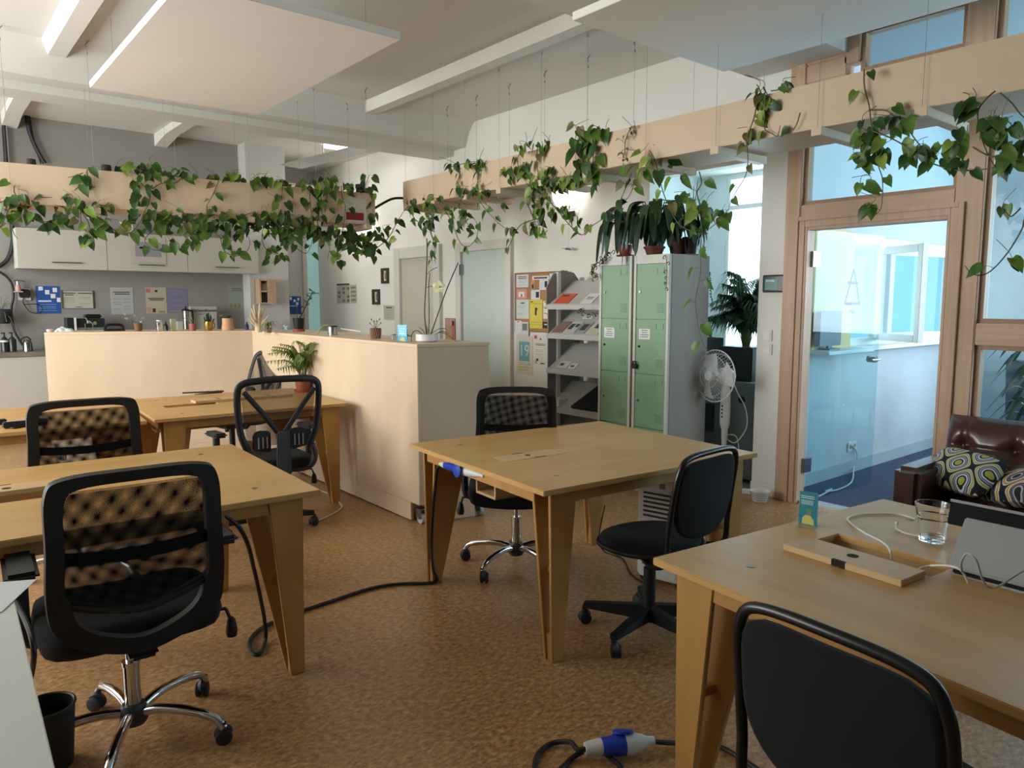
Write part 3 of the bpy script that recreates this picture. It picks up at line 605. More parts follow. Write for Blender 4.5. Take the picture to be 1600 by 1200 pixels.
def tube_chair(label, loc, head, a0=.2):
    t = thing('swivel_chair', label, 'swivel chair', (loc[0], loc[1], 0), -head, 'black swivel chairs with a tube-framed back')
    star(t, 'black', .30, a0, .085); part(t, 'gas_lift', MB().cyl((0, 0, .1), (0, 0, .3), .027).cyl((0, 0, .28), (0, 0, .41), .018), blk)
    sp = MB()
    N_ = 32; rg = []
    for f, z in ((.93, .415), (1, .425), (1, .435), (.96, .455), (.8, .465), (.3, .466)):
        rg.append([(math.cos(2*PI*i/N_)*.23*f*(1+.0*math.sin(2*PI*i/N_)), (math.sin(2*PI*i/N_)*.225*f)*(1 if math.sin(2*PI*i/N_) > 0 else .96), z-.015*max(0, math.sin(2*PI*i/N_))**2) for i in range(N_)])
    sp.add([p for r in rg for p in r], [(k*N_+i, k*N_+(i+1) % N_, (k+1)*N_+(i+1) % N_, (k+1)*N_+i) for k in range(5) for i in range(N_)]+[tuple(range(N_-1, -1, -1)), tuple(range(5*N_, 6*N_))])
    part(t, 'seat', sp, fab, 0, sm=60)
    part(t, 'seat_frame', MB().tube([(math.cos(2*PI*i/36)*.232, math.sin(2*PI*i/36)*.226, .425-.015*max(0, math.sin(2*PI*i/36))**2) for i in range(36)], .011, 8, True).box(-.06, -.1, .395, .06, .1, .416), blk)
    zt = .865
    lp = smooth([(-.13, -.05, .4), (-.2, -.15, .40), (-.217, -.232, .43), (-.218, -.245, .55), (-.215, -.265, .7), (-.205, -.283, zt-.06), (-.16, -.29, zt-.008), (0, -.297, zt+.004), (.16, -.29, zt-.008), (.205, -.283, zt-.06), (.215, -.265, .7), (.218, -.245, .55), (.217, -.232, .43), (.2, -.15, .40), (.13, -.05, .4)], 6)
    part(t, 'back_frame', MB().tube(lp, .0125, 10), plain('#0a0a0b', .3, name='black_gloss_tube'))
    N_ = 40
    def prof(a):
        ca, sa = math.cos(a), math.sin(a); e = 5 if sa > 0 else 2.5; r = (abs(ca)**e+abs(sa)**e)**(-1/e); return ca*r, sa*r
    bp = MB(); rg = []
    for f, y in ((.94, -.012), (1, -.006), (1, .006), (.93, .02), (.5, .026), (.05, .026)):
        rr = []
        for i in range(N_):
            x, z = prof(2*PI*i/N_); x, z = x*f*.203, z*f*.17; zz = .675+z; rr.append((x, -.25-.12*(zz-.55)+y-.02*(1-(x/.2)**2)*.8, zz))
        rg.append(rr)
    bp.add([p for r in rg for p in r], [(k*N_+i, k*N_+(i+1) % N_, (k+1)*N_+(i+1) % N_, (k+1)*N_+i) for k in range(5) for i in range(N_)]+[tuple(range(N_-1, -1, -1)), tuple(range(5*N_, 6*N_))])
    part(t, 'backrest', bp, fab, 0, sm=60)
    return t
tube_chair('black tube-backed swivel chair between the centre table and right table', (2.47, 2.03), rd(-3), rd(44))
tube_chair('black tube-backed swivel chair cropped by the lower picture edge', (1.56, .595), rd(95), .35)
# stool under table E
t = thing('stool', 'low stool with blue-grey top under the left table', 'stool', (.52, 5.0, 0), .1)
part(t, 'seat', MB().box(-.2, -.15, .43, .17, .15, .46), plain('#5b5f7d', .6), .008)
for sx_ in (-1, 1):
    for sy_ in (-1, 1): part(t, 'leg', MB().cyl((sx_*.15, sy_*.12, .43), (sx_*.17, sy_*.14, 0), .016), blk)
# ================= hanging things =================
plank = wood('planter_ply', '#c2ab8e', '#cfba9e', (1, 1, 1), .5); wirem = plain('#8f8f8b', .6, .1, name='steel_wire')
acous = plain('#e8e5df', .9, var=.015, scale=3, bmp=.05, name='acoustic_felt')
def panel(label, x0, x1, y0, y1, z):
    t = thing('acoustic_ceiling_panel', label, 'ceiling panel', ((x0+x1)/2, (y0+y1)/2, z))
    part(t, 'board', MB().box(x0, y0, z, x1, y1, z+.045), acous, .003, world=True)
    for x in (x0+.12, x1-.12):
        for y in (y0+.2, y1-.2): part(t, 'suspension_wire', MB().cyl((x, y, z+.04), (x, y, 3.45), .0015, n=6), wirem, world=True)
    return t
panel('white acoustic panel hanging over the left tables', 1.14, 2.36, 3.88, 6.14, 3.0)
panel('white acoustic panel hanging beside the cross beam near the pine screen', 2.93, 4.34, .7, 3.03, 3.0)
def planter(label, o, u, Ln, dep, z0, z1, bars):
    # o: front bottom corner, u: unit vector along the length, back lies on the left-hand normal
    u = V(u).normalized(); nb = V((-u.y, u.x, 0))
    if nb.dot(V((o[0], o[1], 0))-V((0, 0, 0))) < 0: nb = -nb
    t = thing('hanging_planter', label, 'hanging planter', (o[0], o[1], z0)); o = V((o[0], o[1], 0)); th = .018
    def bx(a0, a1, b0, b1, c0, c1):
        mb = MB(); vs = [o+u*a+nb*b+V((0, 0, c)) for a in (a0, a1) for b in (b0, b1) for c in (c0, c1)]
        return mb.add(vs, [(0, 1, 3, 2), (4, 6, 7, 5), (0, 4, 5, 1), (2, 3, 7, 6), (0, 2, 6, 4), (1, 5, 7, 3)])
    part(t, 'front_panel', bx(0, Ln, 0, th, z0, z1), plank, .002, world=True); part(t, 'rear_panel', bx(0, Ln, dep-th, dep, z0, z1), plank, .002, world=True)
    part(t, 'bottom_panel', bx(0, Ln, th, dep-th, z0, z0+th), plank, world=True)
    for a in (0, Ln-th): part(t, 'end_panel', bx(a, a+th, th, dep-th, z0+th, z1), plank, .001, world=True)
    part(t, 'soil', bx(th, Ln-th, th, dep-th, z0+.1, z1-.07), plain('#2a1d13', .95, var=.4, scale=30), world=True)
    for s in bars:
        part(t, 'support_bar', bx(s-.03, s+.03, -.035, dep+.05, z0-.045, z0-.0005), plank, .002, world=True)
        for b in (-.022, dep+.03):
            p = o+u*s+nb*b; q = p+V((0, 0, 3.45))
            w = MB().cyl(p+V((0, 0, z0-.01)), q, .0012, n=6).tube([q+V((.02, 0, -.005)), q+V((.0, 0, -.03)), q+V((-.012, 0, -.05)), q+V((0, 0, -.06))], .004, 6).cyl(q+V((0, 0, -.11)), q+V((0, 0, -.09)), .006, n=8)
            part(t, 'suspension_wire', w, wirem, world=True)
    return t
lo, le = V((-.7, 6.764, 0)), V((3.52, 6.30, 0)); lu = (le-lo).normalized(); LL = (le-lo).length; lnb = V((-lu.y, lu.x, 0))
planter('long plywood planter hanging in front of the kitchen, vines along its rim', lo, lu, LL, .42, 2.2, 2.49, [(x+.7)/lu.x for x in (-.47, .10, .67, 1.21, 1.79, 2.37, 2.95, 3.44)])
RX = 3.9; rz1 = 2.655
planter('long plywood planter hanging toward the pine screen, facing the windows', (RX, 6.42, 0), (0, -1, 0), 7.2, .45, 2.41, rz1, [6.42-y for y in (6.33, 5.84, 5.34, 4.86, 4.34, 3.85, 3.3, 2.75, 2.1, 1.57, 1.05, .5, 0)])
# sheet pinned on the end of the left planter
def on_l(x, y, d=0): return PLN(x, y, tuple(lo-lnb*d), tuple(lnb))
a = on_l(536, 310, .004); b = on_l(572, 306, .004)
t = thing('notice', 'white and red notice on the right end of the kitchen planter', 'notice', (0, 0, 0)); t.location = on_l(553, 348, .004)
def lq(x0, y0, x1, y1, d, th=.001):
    p, q = on_l(x0, y1, d), on_l(x1, y0, d); P = [V((p.x, p.y, p.z)), V((q.x, q.y, p.z)), V((q.x, q.y, q.z)), V((p.x, p.y, q.z))]
    return MB().add(P+[v-lnb*th for v in P], [(0, 1, 2, 3), (7, 6, 5, 4), (0, 4, 5, 1), (1, 5, 6, 2), (2, 6, 7, 3), (3, 7, 4, 0)])
part(t, 'sheet', lq(536, 312, 572, 346, .001), plain('#c9c4ba', .7), world=True); part(t, 'red_block', lq(541, 333, 568, 343, .0025), plain('#8e1f26', .7), world=True)
solo('cable', MB().tube(smooth([le+V((.0, .1, 2.34)), V((3.75, 6.40, 2.47)), V((3.93, 6.44, 2.5))], 6), .012), blk, 'thick black cable bridging the ends of the two hanging planters', 'cable')
# wall lamps
lampm = plain('#fffaf2', .5, emit=4, name='lit_lamp_disc')
for px, py, c, lb in ((893, 302, 4.98, 'round lit wall lamp above the magazine rack'), (573, 350, 4.98, 'round lit wall lamp behind the end of the kitchen planter')):
    p = X(px, py, c); t = thing('wall_lamp', lb, 'wall lamp', (p.x, p.y, p.z))
    part(t, 'diffuser', MB().lathe([(0, -.07), (.12, -.06), (.15, -.03), (.15, -.0), (.0, 0)], (-.08, 0, 0), 32, (1, 0, 0)), lampm); part(t, 'bracket', MB().tube([(-.08, 0, -.1), (-.05, .0, -.2), (-.01, 0, -.2)], .012).box(-.02, -.05, -.22, 0, .05, -.17).cyl((-.1, 0, 0), (-.005, 0, 0), .03), blk)
t = thing('ceiling_lamp', 'lit square ceiling lamp beyond the main beam', 'ceiling lamp', (4.35, 8.3, 3.40)); part(t, 'diffuser', MB().box(-.18, -.45, -.02, .18, .45, .02), lampm); part(t, 'housing', MB().box(-.2, -.47, .02, .2, .47, .05), white)
# cable tray high up beyond the column
ct = MB(); p0, p1 = V((3.95, 8.9, 3.12)), V((4.35, 7.5, 3.2)); d = (p1-p0).normalized(); e = V((d.y, -d.x, 0))
t = thing('cable_tray', 'perforated metal cable tray under the far ceiling', 'cable tray', p0)
part(t, 'side', ct.prism([(0, 0), (1.45, 0), (1.45, .08), (0, .08)], .006, p0, d, (0, 0, 1)), plain('#d8d8d4', .5), world=True); part(t, 'slats', MB().add([p0, p1, p1+e*.35, p0+e*.35], [(0, 1, 2, 3)]), plain('#c4c5c3', .5), world=True)
for k in range(2): part(t, 'hanger', MB().cyl(p0+d*(.4+.7*k), V((*(p0+d*(.4+.7*k)).xy, 3.45)), .006), steel, world=True)
# ================= lockers, rack, boards =================
lk_g = plain('#86a888', .45, var=.02, name='green_locker_enamel'); lk_w = plain('#cdcfc6', .5, var=.02, name='locker_frame_enamel'); lk_s = plain('#9a9890', .5, var=.02, name='locker_side_enamel')
LX, LZ = 4.30, 1.82
def locker(label, y0, y1):
    t = thing('locker', label, 'locker', (LX, (y0+y1)/2, 0), group='green metal lockers')
    part(t, 'carcass', MB().box(LX+.02, y0, .06, LX+.48, y1, LZ), lk_s, .003, world=True)
    fr = MB().box(LX, y0, .06, LX+.03, y0+.026, LZ).box(LX, y1-.026, .06, LX+.03, y1, LZ).box(LX, y0+.026, LZ-.065, LX+.03, y1-.026, LZ).box(LX, y0+.026, .06, LX+.03, y1-.026, .1)
    part(t, 'front_frame', fr, lk_w, .002, world=True); part(t, 'plinth', MB().box(LX+.03, y0+.01, 0, LX+.46, y1-.01, .06), lk_s, world=True)
    hgt = (LZ-.065-.1)/4
    for k in range(4):
        za, zb = .1+hgt*k+.003, .1+hgt*(k+1)-.003; yr, yl = y0+.029, y1-.029   # yl is the left edge seen from the room
        d = part(t, 'door', MB().box(LX+.004, yr, za, LX+.024, yl, zb), lk_g, .002, world=True)
        v = MB(); g = plain('#6f9072', .5)
        for i in range(5): v.box(LX+.0005, yr+.02, za+.05+i*.014, LX+.004, yr+.085, za+.056+i*.014)
        v.box(LX+.001, yr+.02, zb-.07, LX+.004, yr+.022, zb-.03).box(LX+.001, yr+.085, zb-.07, LX+.004, yr+.087, zb-.03).box(LX+.001, yr+.02, zb-.072, LX+.004, yr+.087, zb-.07)
        part(d, 'louvre', v, g, world=True, kind='stuff'); part(d, 'lock', MB().cyl((LX-.004, yl-.035, (za+zb)/2), (LX+.005, yl-.035, (za+zb)/2), .009, n=12), steel if k != 2 else blk, world=True)
        if k == 2:
            zc = (za+zb)/2+.1; s = part(d, 'paper_label', MB().box(LX+.002, yl-.14, zc-.045, LX+.004, yl-.03, zc+.035), plain('#e3e6e0', .7), world=True)
            ln = MB()
            for i, (a, b) in enumerate(((.03, .08), (.035, .075), (.02, .09), (.02, .085))): ln.box(LX+.001, yl-.03-b-.005, zc+.02-i*.016, LX+.002, yl-.03-a+.005, zc+.025-i*.016)
            part(d, 'printed_lines', ln, plain('#6c6d72', .8), world=True, kind='stuff')
    return t
locker('green four-door locker next to the magazine rack', 3.77, 4.11); locker('green four-door locker with exposed grey side panel', 3.41, 3.75)
for (yq, zq) in ((3.735, .88),): solo('padlock', MB().tube([(LX-.012, yq-.004, 1.0), (LX-.02, yq-.012, 1.02), (LX-.02, yq-.03, 1.02), (LX-.012, yq-.038, 1.0)], .005).box(LX-.025, yq-.045, .965, LX-.004, yq+.003, 1.0), blk, 'small black padlock on the right locker', 'padlock')
rk = plain('#b7b5ae', .5, var=.02, name='rack_enamel'); rkd = plain('#8f8b82', .5, var=.02, name='rack_side_enamel'); wpost = plain('#dcdcd6', .5, var=.01)
t = thing('magazine_rack', 'grey metal magazine rack with sloping shelves beside the lockers', 'magazine rack', (4.7, 4.5, 0))
ry0, ry1, rx0, rx1 = 4.14, 4.92, 4.47, 4.93
for y in (ry0, ry1): part(t, 'upright', MB().box(rx0+.12, y-.02, 0, rx0+.16, y+.02, 1.74).box(rx1-.04, y-.02, 0, rx1, y+.02, 1.70), wpost, .002, world=True)
part(t, 'end_panel', MB().prism([(0, .0), (.1, .0), (.1, 1.62), (0, 1.48)], .012, (rx0+.02, ry1+.012, 0), (1, 0, 0)).prism([(.18, 0), (.42, 0), (.42, 1.66), (.3, 1.75), (.18, 1.72)], .012, (rx0, ry1+.012, 0), (1, 0, 0)).prism([(.0, 1.42), (.42, 1.42), (.42, 1.66), (.34, 1.74), (.2, 1.76), (.08, 1.72), (0, 1.6)], .012, (rx0, ry1+.013, 0), (1, 0, 0)), rkd, .001, world=True)
shelf_z = [1.425, 1.165, .85, .50, .18]
def rack_pt(k, a, s):   # point on shelf k: a along (0 at left/far end), s up the slope 0..1
    z = shelf_z[k]; return V((rx0+.02+s*.30, ry1-.01-a*(ry1-ry0-.02), z+.02+s*.21))
for k, z in enumerate(shelf_z):
    s = MB().prism([(0, 0), (.33, .23), (.33, .245), (.0, .015)], ry1-ry0, (rx0+.01, ry1, z), (1, 0, 0)); part(t, 'shelf', s, rk, .001, world=True)
    part(t, 'shelf_lip', MB().box(rx0-.005, ry0, z-.02, rx0+.012, ry1, z+.025), rk, .002, world=True)
part(t, 'brace', MB().cyl((rx1-.01, ry0, .2), (rx1-.01, ry1, 1.5), .006).cyl((rx1-.01, ry1, .2), (rx1-.01, ry0, 1.5), .006), wpost, world=True)
def leaflet(label, cat, k, a0, a1, s0, s1, col, pr=None, th=.006, sh=0.):
    nrm = V((-.21, 0, .30)).normalized()*th; P = [rack_pt(k, a0, s0), rack_pt(k, a1, s0), rack_pt(k, a1+sh, s1), rack_pt(k, a0+sh, s1)]; P = [p+nrm*.4 for p in P]
    t = solo('leaflet' if cat == 'leaflet' else cat, MB().add(P+[p+nrm for p in P], [(3, 2, 1, 0), (4, 5, 6, 7), (0, 1, 5, 4), (1, 2, 6, 5), (2, 3, 7, 6), (3, 0, 4, 7)]), plain(col, .5), label, cat)
    if pr:
        q = MB(); o = V(t.location); u = P[1]-P[0]; w = P[3]-P[0]; b = P[0]+nrm*1.1-o
        for x0, y0, x1, y1 in pr: q.add([b+u*x0+w*y0, b+u*x1+w*y0, b+u*x1+w*y1, b+u*x0+w*y1], [(0, 1, 2, 3)])
        o2 = part(t, 'printed_block', q, plain('#4a4a50', .7))
leaflet('orange-red leaflet on the top rack shelf', 'leaflet', 0, .06, .3, .05, .45, '#d2573c', [(.1, .7, .6, .85)])
leaflet('white leaflet in the middle of the top rack shelf', 'leaflet', 0, .5, .68, .05, .45, '#d9d8d6', [(.2, .55, .8, .62), (.2, .4, .8, .46)])
leaflet('pink leaflet at the right end of the top rack shelf', 'leaflet', 0, .86, .97, .05, .35, '#c96a6a')
leaflet('reddish brown leaflet on the second rack shelf', 'leaflet', 1, .03, .2, .05, .5, '#8f7468')
leaflet('black and white leaflet on the second rack shelf', 'leaflet', 1, .22, .4, .05, .5, '#c9c7c2', [(.1, .3, .5, .8), (.6, .5, .9, .8)])
leaflet('lilac grey leaflet on the second rack shelf', 'leaflet', 1, .42, .56, .05, .5, '#a9a4ad', [(.15, .25, .8, .8)])
leaflet('cream magazine on the second rack shelf', 'leaflet', 1, .59, .78, .05, .75, '#cfcab4', [(.3, .3, .75, .75), (.1, .85, .8, .9)])
leaflet('striped magazine at the right of the second rack shelf', 'leaflet', 1, .81, .97, .05, .7, '#b5b3a8', [(.1, .3, .8, .4), (.1, .5, .8, .6)])
leaflet('pale card lying higher on the second rack shelf', 'leaflet', 1, .3, .46, .65, .8, '#d8d6d0')
leaflet('white flyer on the third rack shelf', 'leaflet', 2, .12, .28, .05, .3, '#d8d4d0', [(.1, .3, .5, .7)]); leaflet('small folded leaflet on the third rack shelf', 'leaflet', 2, .3, .42, .05, .25, '#dedcd6', [(.2, .3, .7, .6)])
leaflet('large black folder on the fourth rack shelf', 'folder', 3, .38, .96, .05, .9, '#15161a', None, .02, .12)
solo('box', MB().box(rx0+.01, ry1-.16, .53, rx0+.12, ry1+.0, .60, None), plain('#d6d3cc', .6), 'small white carton at the left end of the fourth rack shelf', 'box', bevel=.003)
# ---------- flat sheets on walls
def sheet(label, cat, axis, c, px, col, pr=(), name='poster', th=.003, frame=None, group=None):
    f = X if axis == 'x' else Y; x0, y0, x1, y1 = px; p, q = f(x0, y1, c), f(x1, y0, c)
    p2 = f(x0, y0, c); z1 = (p2.z+q.z)/2; z0 = (p.z+f(x1, y1, c).z)/2
    n = V((-1, 0, 0)) if axis == 'x' else V((0, -1, 0)); o = V((p.x, p.y, z0)); u = V((q.x-p.x, q.y-p.y, 0)); w = V((0, 0, z1-z0))
    def slab(x0, y0, x1, y1, a, b):
        P = [o+u*x0+w*y0, o+u*x1+w*y0, o+u*x1+w*y1, o+u*x0+w*y1]; A = [v+n*a for v in P]; B = [v+n*b for v in P]
        return A+B, [(3, 2, 1, 0), (4, 5, 6, 7), (0, 1, 5, 4), (1, 2, 6, 5), (2, 3, 7, 6), (3, 0, 4, 7)]
    t = thing(name, label, cat, o+u*.5, group=group)
    part(t, 'sheet', MB().add(*slab(0, 0, 1, 1, .0005, th)), plain(col, .65, var=.02), world=True)
    by = {}
    for a, b, d, e, cc in pr: by.setdefault(cc, MB()).add(*slab(a, 1-e, d, 1-b, th, th+.0008))
    for cc, m in by.items(): part(t, 'printed_area', m, plain(cc, .65, var=.02), world=True, kind='stuff' if len(m.f) > 6 else None)
    if frame:
        fr = MB(); fw = frame[1]
        for q4 in ((0, 0, fw, 1), (1-fw, 0, 1, 1), (fw, 0, 1-fw, fw*.6), (fw, 1-fw*.6, 1-fw, 1)): fr.add(*slab(*q4, .0, .018))
        part(t, 'frame', fr, plain(frame[0], .5), world=True)
    
    return t, o, u, w, n
def lines(x0, x1, ys, h=.02, c='#55565a'): return [(x0, y, x1, y+h, c) for y in ys]
DK = '#4b4b4d'
# noticeboard
bX = 4.9995
t, *_ = sheet('large cork noticeboard on the wall left of the rack', 'noticeboard', 'x', bX, (806, 425, 887, 519), '#a87a4e', name='noticeboard', th=.012, frame=('#8f6747', .03))
nb = 4.9865
sheet('white notice at the top left of the cork board', 'notice', 'x', nb, (807, 429, 826, 449), '#cdd0cd', lines(.15, .85, (.15, .28), .06, DK)+lines(.2, .8, (.5, .6, .8), .02, '#9a9a98'), 'notice')
sheet('white banner strip with heading on the cork board', 'notice', 'x', nb, (832, 431, 858, 437), '#e3ddd8', [(.1, .3, .9, .75, '#5a4b49')], 'notice')
sheet('white card with a dark figure below the banner strip', 'notice', 'x', nb, (843, 437, 857, 453), '#d5d6d8', [(.6, .15, .9, .75, '#2b2b31')]+lines(.1, .5, (.3, .45, .6), .03, '#aaa'), 'notice')
sheet('narrow card with a standing figure on the cork board', 'notice', 'x', nb, (830, 438, 836, 452), '#b98f77', [(.25, .45, .7, .9, '#2a2224')], 'notice')
sheet('pink postcard with a collage on the cork board', 'postcard', 'x', nb, (807, 452, 824, 467), '#c98f8b', [(.2, .25, .75, .8, '#ddd8cf'), (.45, .5, .55, .8, '#333')], 'postcard')
sheet('white card with black silhouette in the second row of the cork board', 'notice', 'x', nb, (830, 453, 844, 468), '#d3d3d8', [(.55, .2, .9, .8, '#26262c')]+lines(.1, .45, (.3, .5), .03, '#aaa'), 'notice')
sheet('grey green notice under the pink postcard', 'notice', 'x', nb, (807, 468, 827, 498), '#c2ccc3', [(.35, .15, .65, .22, DK)]+lines(.12, .6, (.35, .42, .7, .76), .015, '#8d918d'), 'notice')
sheet('yellow poster with a small black figure on the cork board', 'poster', 'x', nb, (828, 468, 848, 513), '#d6c552', [(.42, .28, .55, .55, '#26241a'), (.5, .3, .62, .36, '#26241a'), (.05, .06, .25, .1, '#6d6230')]+lines(.05, .95, (.14, .78, .86), .015, '#a39335'))
sheet('narrow white note right of the yellow poster', 'notice', 'x', nb, (849, 470, 857, 479), '#ddd8ca', [(.3, .1, .7, .3, DK)], 'notice')
sheet('tall white note under the narrow one on the cork board', 'notice', 'x', nb, (849, 480, 857, 498), '#ddd8ca', [(.2, .05, .8, .12, DK), (.2, .5, .6, .56, DK), (.7, .55, .9, .65, DK)], 'notice')
sheet('black square card at the lower right of the cork board', 'card', 'x', nb, (848, 503, 857, 513), '#2c2b2d', [(.3, .3, .8, .5, '#c9c6c0')], 'card')
sheet('white slip hanging off the lower left of the cork board', 'notice', 'x', nb-.004, (805, 501, 815, 522), '#d9d6d2', [(.4, .05, .6, .12, DK)]+lines(.1, .8, (.35,), .02, '#999'), 'notice')
sheet('black and white picture card at the foot of the cork board', 'card', 'x', nb-.006, (814, 503, 826, 525), '#cfccca', [(.2, .12, .85, .6, '#77777a')], 'card')
sheet('white notice at the top right of the cork board', 'notice', 'x', nb, (859, 427, 882, 440), '#cdd6d8', lines(.1, .8, (.3, .5), .03, '#9ab'), 'notice')
pt, o, u, w_, nn = sheet('poster with teal number block below the cork board', 'poster', 'x', bX, (807, 524, 833, 585), '#d2cbbb', [(.18, .16, .8, .66, '#6fa3a5'), (.1, .8, .9, .83, '#cbbd55'), (.2, .86, .8, .89, '#cbbd55')]+lines(.15, .9, (.7, .74), .012, '#999'))
text(pt, '19', .17, o+u*.5+w_*.6+nn*.006, u, (0, 0, 1), plain('#cfd6d0', .7))
sheet('white poster with red dot below the cork board', 'poster', 'x', bX, (834, 523, 856, 570), '#ded9d0', [(.05, .03, .25, .14, '#c4515a'), (.45, .12, .55, .17, '#2b2b2b'), (.1, .85, .25, .98, '#d69a92'), (.2, .8, .35, .88, '#2b2b2b'), (.5, .93, .8, .97, '#555')]+lines(.15, .85, (.3, .34), .018, DK)+lines(.15, .7, (.5, .55, .65), .012, '#aaa'))
# wall between the doors and the glass door
sheet('small dark-framed picture, the upper of the pair near the doors', 'picture', 'x', bX, (597, 419, 608, 443), '#cfc6b4', [(.45, .3, .55, .7, '#333')], 'picture', frame=('#3a2f27', .28))
sheet('small dark-framed picture, the lower of the pair near the doors', 'picture', 'x', bX, (583, 452, 594, 476), '#cfc6b4', [(.45, .3, .55, .7, '#333')], 'picture', frame=('#3a2f27', .28))
sheet('white printed notice right of the framed pictures', 'notice', 'x', bX, (600, 477, 617, 500), '#b9b4a9', [(.25, .12, .75, .2, DK)]+lines(.1, .7, (.35, .5, .65, .8), .02, '#8b877e'), 'notice')
sheet('timetable with dark header on the wall by the teal door', 'notice', 'x', bX, (527, 443, 546, 474), '#b3afa4', [(0, 0, 1, .09, '#474338')]+[(.1+.35*i, .2+.2*j, .3+.35*i, .32+.2*j, '#6e6b63') for i in range(3) for j in range(4) if (i+j) % 3], 'notice')
sheet('table plan with thin grid beside the timetable', 'notice', 'x', bX, (548, 445, 557, 474), '#bcb8ae', [(.1, .1+.22*j, .9, .2+.22*j, '#85817a') for j in range(4)], 'notice')
def farp(px, py): return Y(px, py, 10.79)
sheet('blue poster with white shapes left of the teal glass door', 'poster', 'y', 10.7995, (451, 463, 470, 491), '#214f93', [(.1, .05, .28, .2, '#dfe6ee'), (.4, .18, .58, .32, '#dfe6ee'), (.7, .08, .88, .24, '#dfe6ee'), (.6, .33, .78, .48, '#dfe6ee'), (.1, .52, .7, .56, '#c9d4e4')])
# pictures near frame casing
sheet('red and brown poster beside the second far door', 'poster', 'x', 4.943, (696, 497, 711, 540), '#a98b68', [(.05, .05, .95, .27, '#b58a86'), (.7, .1, .95, .9, '#b0605f')])
# ---------- kitchen wall
kY = 9.5995
sheet('blue poster with white shirts on the kitchen wall', 'poster', 'y', kY, (58, 447, 93, 490), '#1f4f9a', [(.12, .02, .3, .16, '#dfe4ea'), (.38, .14, .56, .3, '#dfe4ea'), (.7, .06, .88, .22, '#dfe4ea'), (.6, .28, .8, .44, '#e4d9cf'), (.85, .42, 1, .58, '#dfe4ea'), (.08, .52, .62, .57, '#cfdcec')]+lines(.08, .8, (.66, .74, .8, .88), .018, '#7f9cc8'))
sheet('framed white notice with two text columns on the kitchen wall', 'notice', 'y', kY, (97, 454, 145, 482), '#b4b2a6', [(.05, .12, .44, .18, DK), (.52, .12, .97, .18, DK), (.12, .22, .38, .27, DK), (.42, .9, .62, .94, DK)]+lines(.08, .42, (.38, .45, .52, .62), .025, '#8b897f')+lines(.55, .9, (.36, .44, .72), .025, '#8b897f'), 'notice', frame=('#55534c', .02))
sheet('pale grey two-column notice on the kitchen wall', 'notice', 'y', kY, (174, 449, 207, 491), '#a9aaa8', [(.12, .16, .85, .2, DK), (.2, .23, .85, .27, DK)]+lines(.08, .45, (.42, .55, .62, .8), .02, '#82838a')+lines(.55, .9, (.42, .55, .7, .8), .02, '#82838a'), 'notice')
sheet('cream poster with pink shapes on the kitchen wall', 'poster', 'y', kY, (229, 449, 259, 490), '#b5ac95', [(.02, .05, .25, .2, '#b36f66'), (.45, .1, .58, .18, '#3a3030'), (.1, .4, .9, .44, DK), (.18, .46, .85, .5, DK), (.05, .75, .25, .97, '#b88f80'), (.3, .8, .45, .95, '#40312c'), (.6, .9, .9, .96, '#8f6c60')])
sheet('violet gradient poster on the kitchen wall', 'poster', 'y', kY, (262, 450, 292, 489), '#7d7894', [(.1, .9, .9, .94, '#a98c6a')]+lines(.2, .8, (.12, .2, .5, .7), .012, '#9c98ac'))
sheet('pale green poster near the column on the kitchen wall', 'poster', 'y', kY, (357, 446, 384, 483), '#8d958a', [(.25, .12, .75, .16, '#5f665f'), (.2, .2, .8, .23, '#5f665f'), (.1, .78, .2, .95, '#8f7350'), (.32, .78, .44, .95, '#8f7350'), (.54, .78, .66, .95, '#8f7350')]+lines(.2, .6, (.5, .6), .012, '#6f766f'))
# upper kitchen cabinets
cabm = plain('#b9b6ad', .45, var=.015, name='cabinet_front'); cY = 9.25; xs = [Y(px, 400, cY).x for px in (27, 167.5, 293, 404)]; cz0, cz1 = 1.828, 2.243
for i, (lb, hp) in enumerate((('left kitchen wall cabinet with lift-up front', .53), ('middle kitchen wall cabinet with a picture on its front', .53), ('right kitchen wall cabinet behind the vines', .53))):
    a, b = xs[i], xs[i+1]; t = thing('wall_cabinet', lb, 'kitchen cabinet', ((a+b)/2, cY, cz0), group='grey kitchen wall cabinets')
    part(t, 'body', MB().box(a, cY+.02, cz0, b, 9.595, cz1), plain('#c9c7c0', .5, var=.01), .002, world=True)
    d = part(t, 'door', MB().box(a+.002, cY, cz0-.005, b-.002, cY+.02, cz1), cabm, .002, world=True); m = a+(b-a)*hp; zh = cz0+.06
    part(d, 'handle', MB().box(m-.14, cY-.028, zh, m+.14, cY-.018, zh+.012).box(m-.12, cY-.02, zh, m-.11, cY, zh+.012).box(m+.11, cY-.02, zh, m+.12, cY, zh+.012), plain('#77746c', .35, .7), world=True)
sheet('framed pale picture stuck on the middle wall cabinet', 'picture', 'y', cY-.003, (205, 369, 258, 412), '#b3aea5', [(.13, .22, .86, .75, '#8e8790'), (.25, .4, .4, .46, '#2c2730')], 'picture')
# base units
t = thing('kitchen_counter', 'steel-topped kitchen counter behind the pale divider', 'kitchen counter', (.3, 9.35, 0))
part(t, 'worktop', MB().box(-2.38, 9.07, .91, 3.4, 9.59, .955), plain('#8d8b85', .3, .7), .003, world=True)
for k in range(6): 
    x0 = -2.38+k*.963; c = part(t, 'cabinet', MB().box(x0, 9.11, .1, x0+.96, 9.58, .91), plain('#c2c0b8', .5), world=True); part(c, 'door', MB().box(x0+.004, 9.09, .11, x0+.956, 9.11, .90), cabm, .002, world=True)
part(t, 'plinth', MB().box(-2.38, 9.15, 0, 3.4, 9.55, .1), plain('#77756e', .6), world=True)
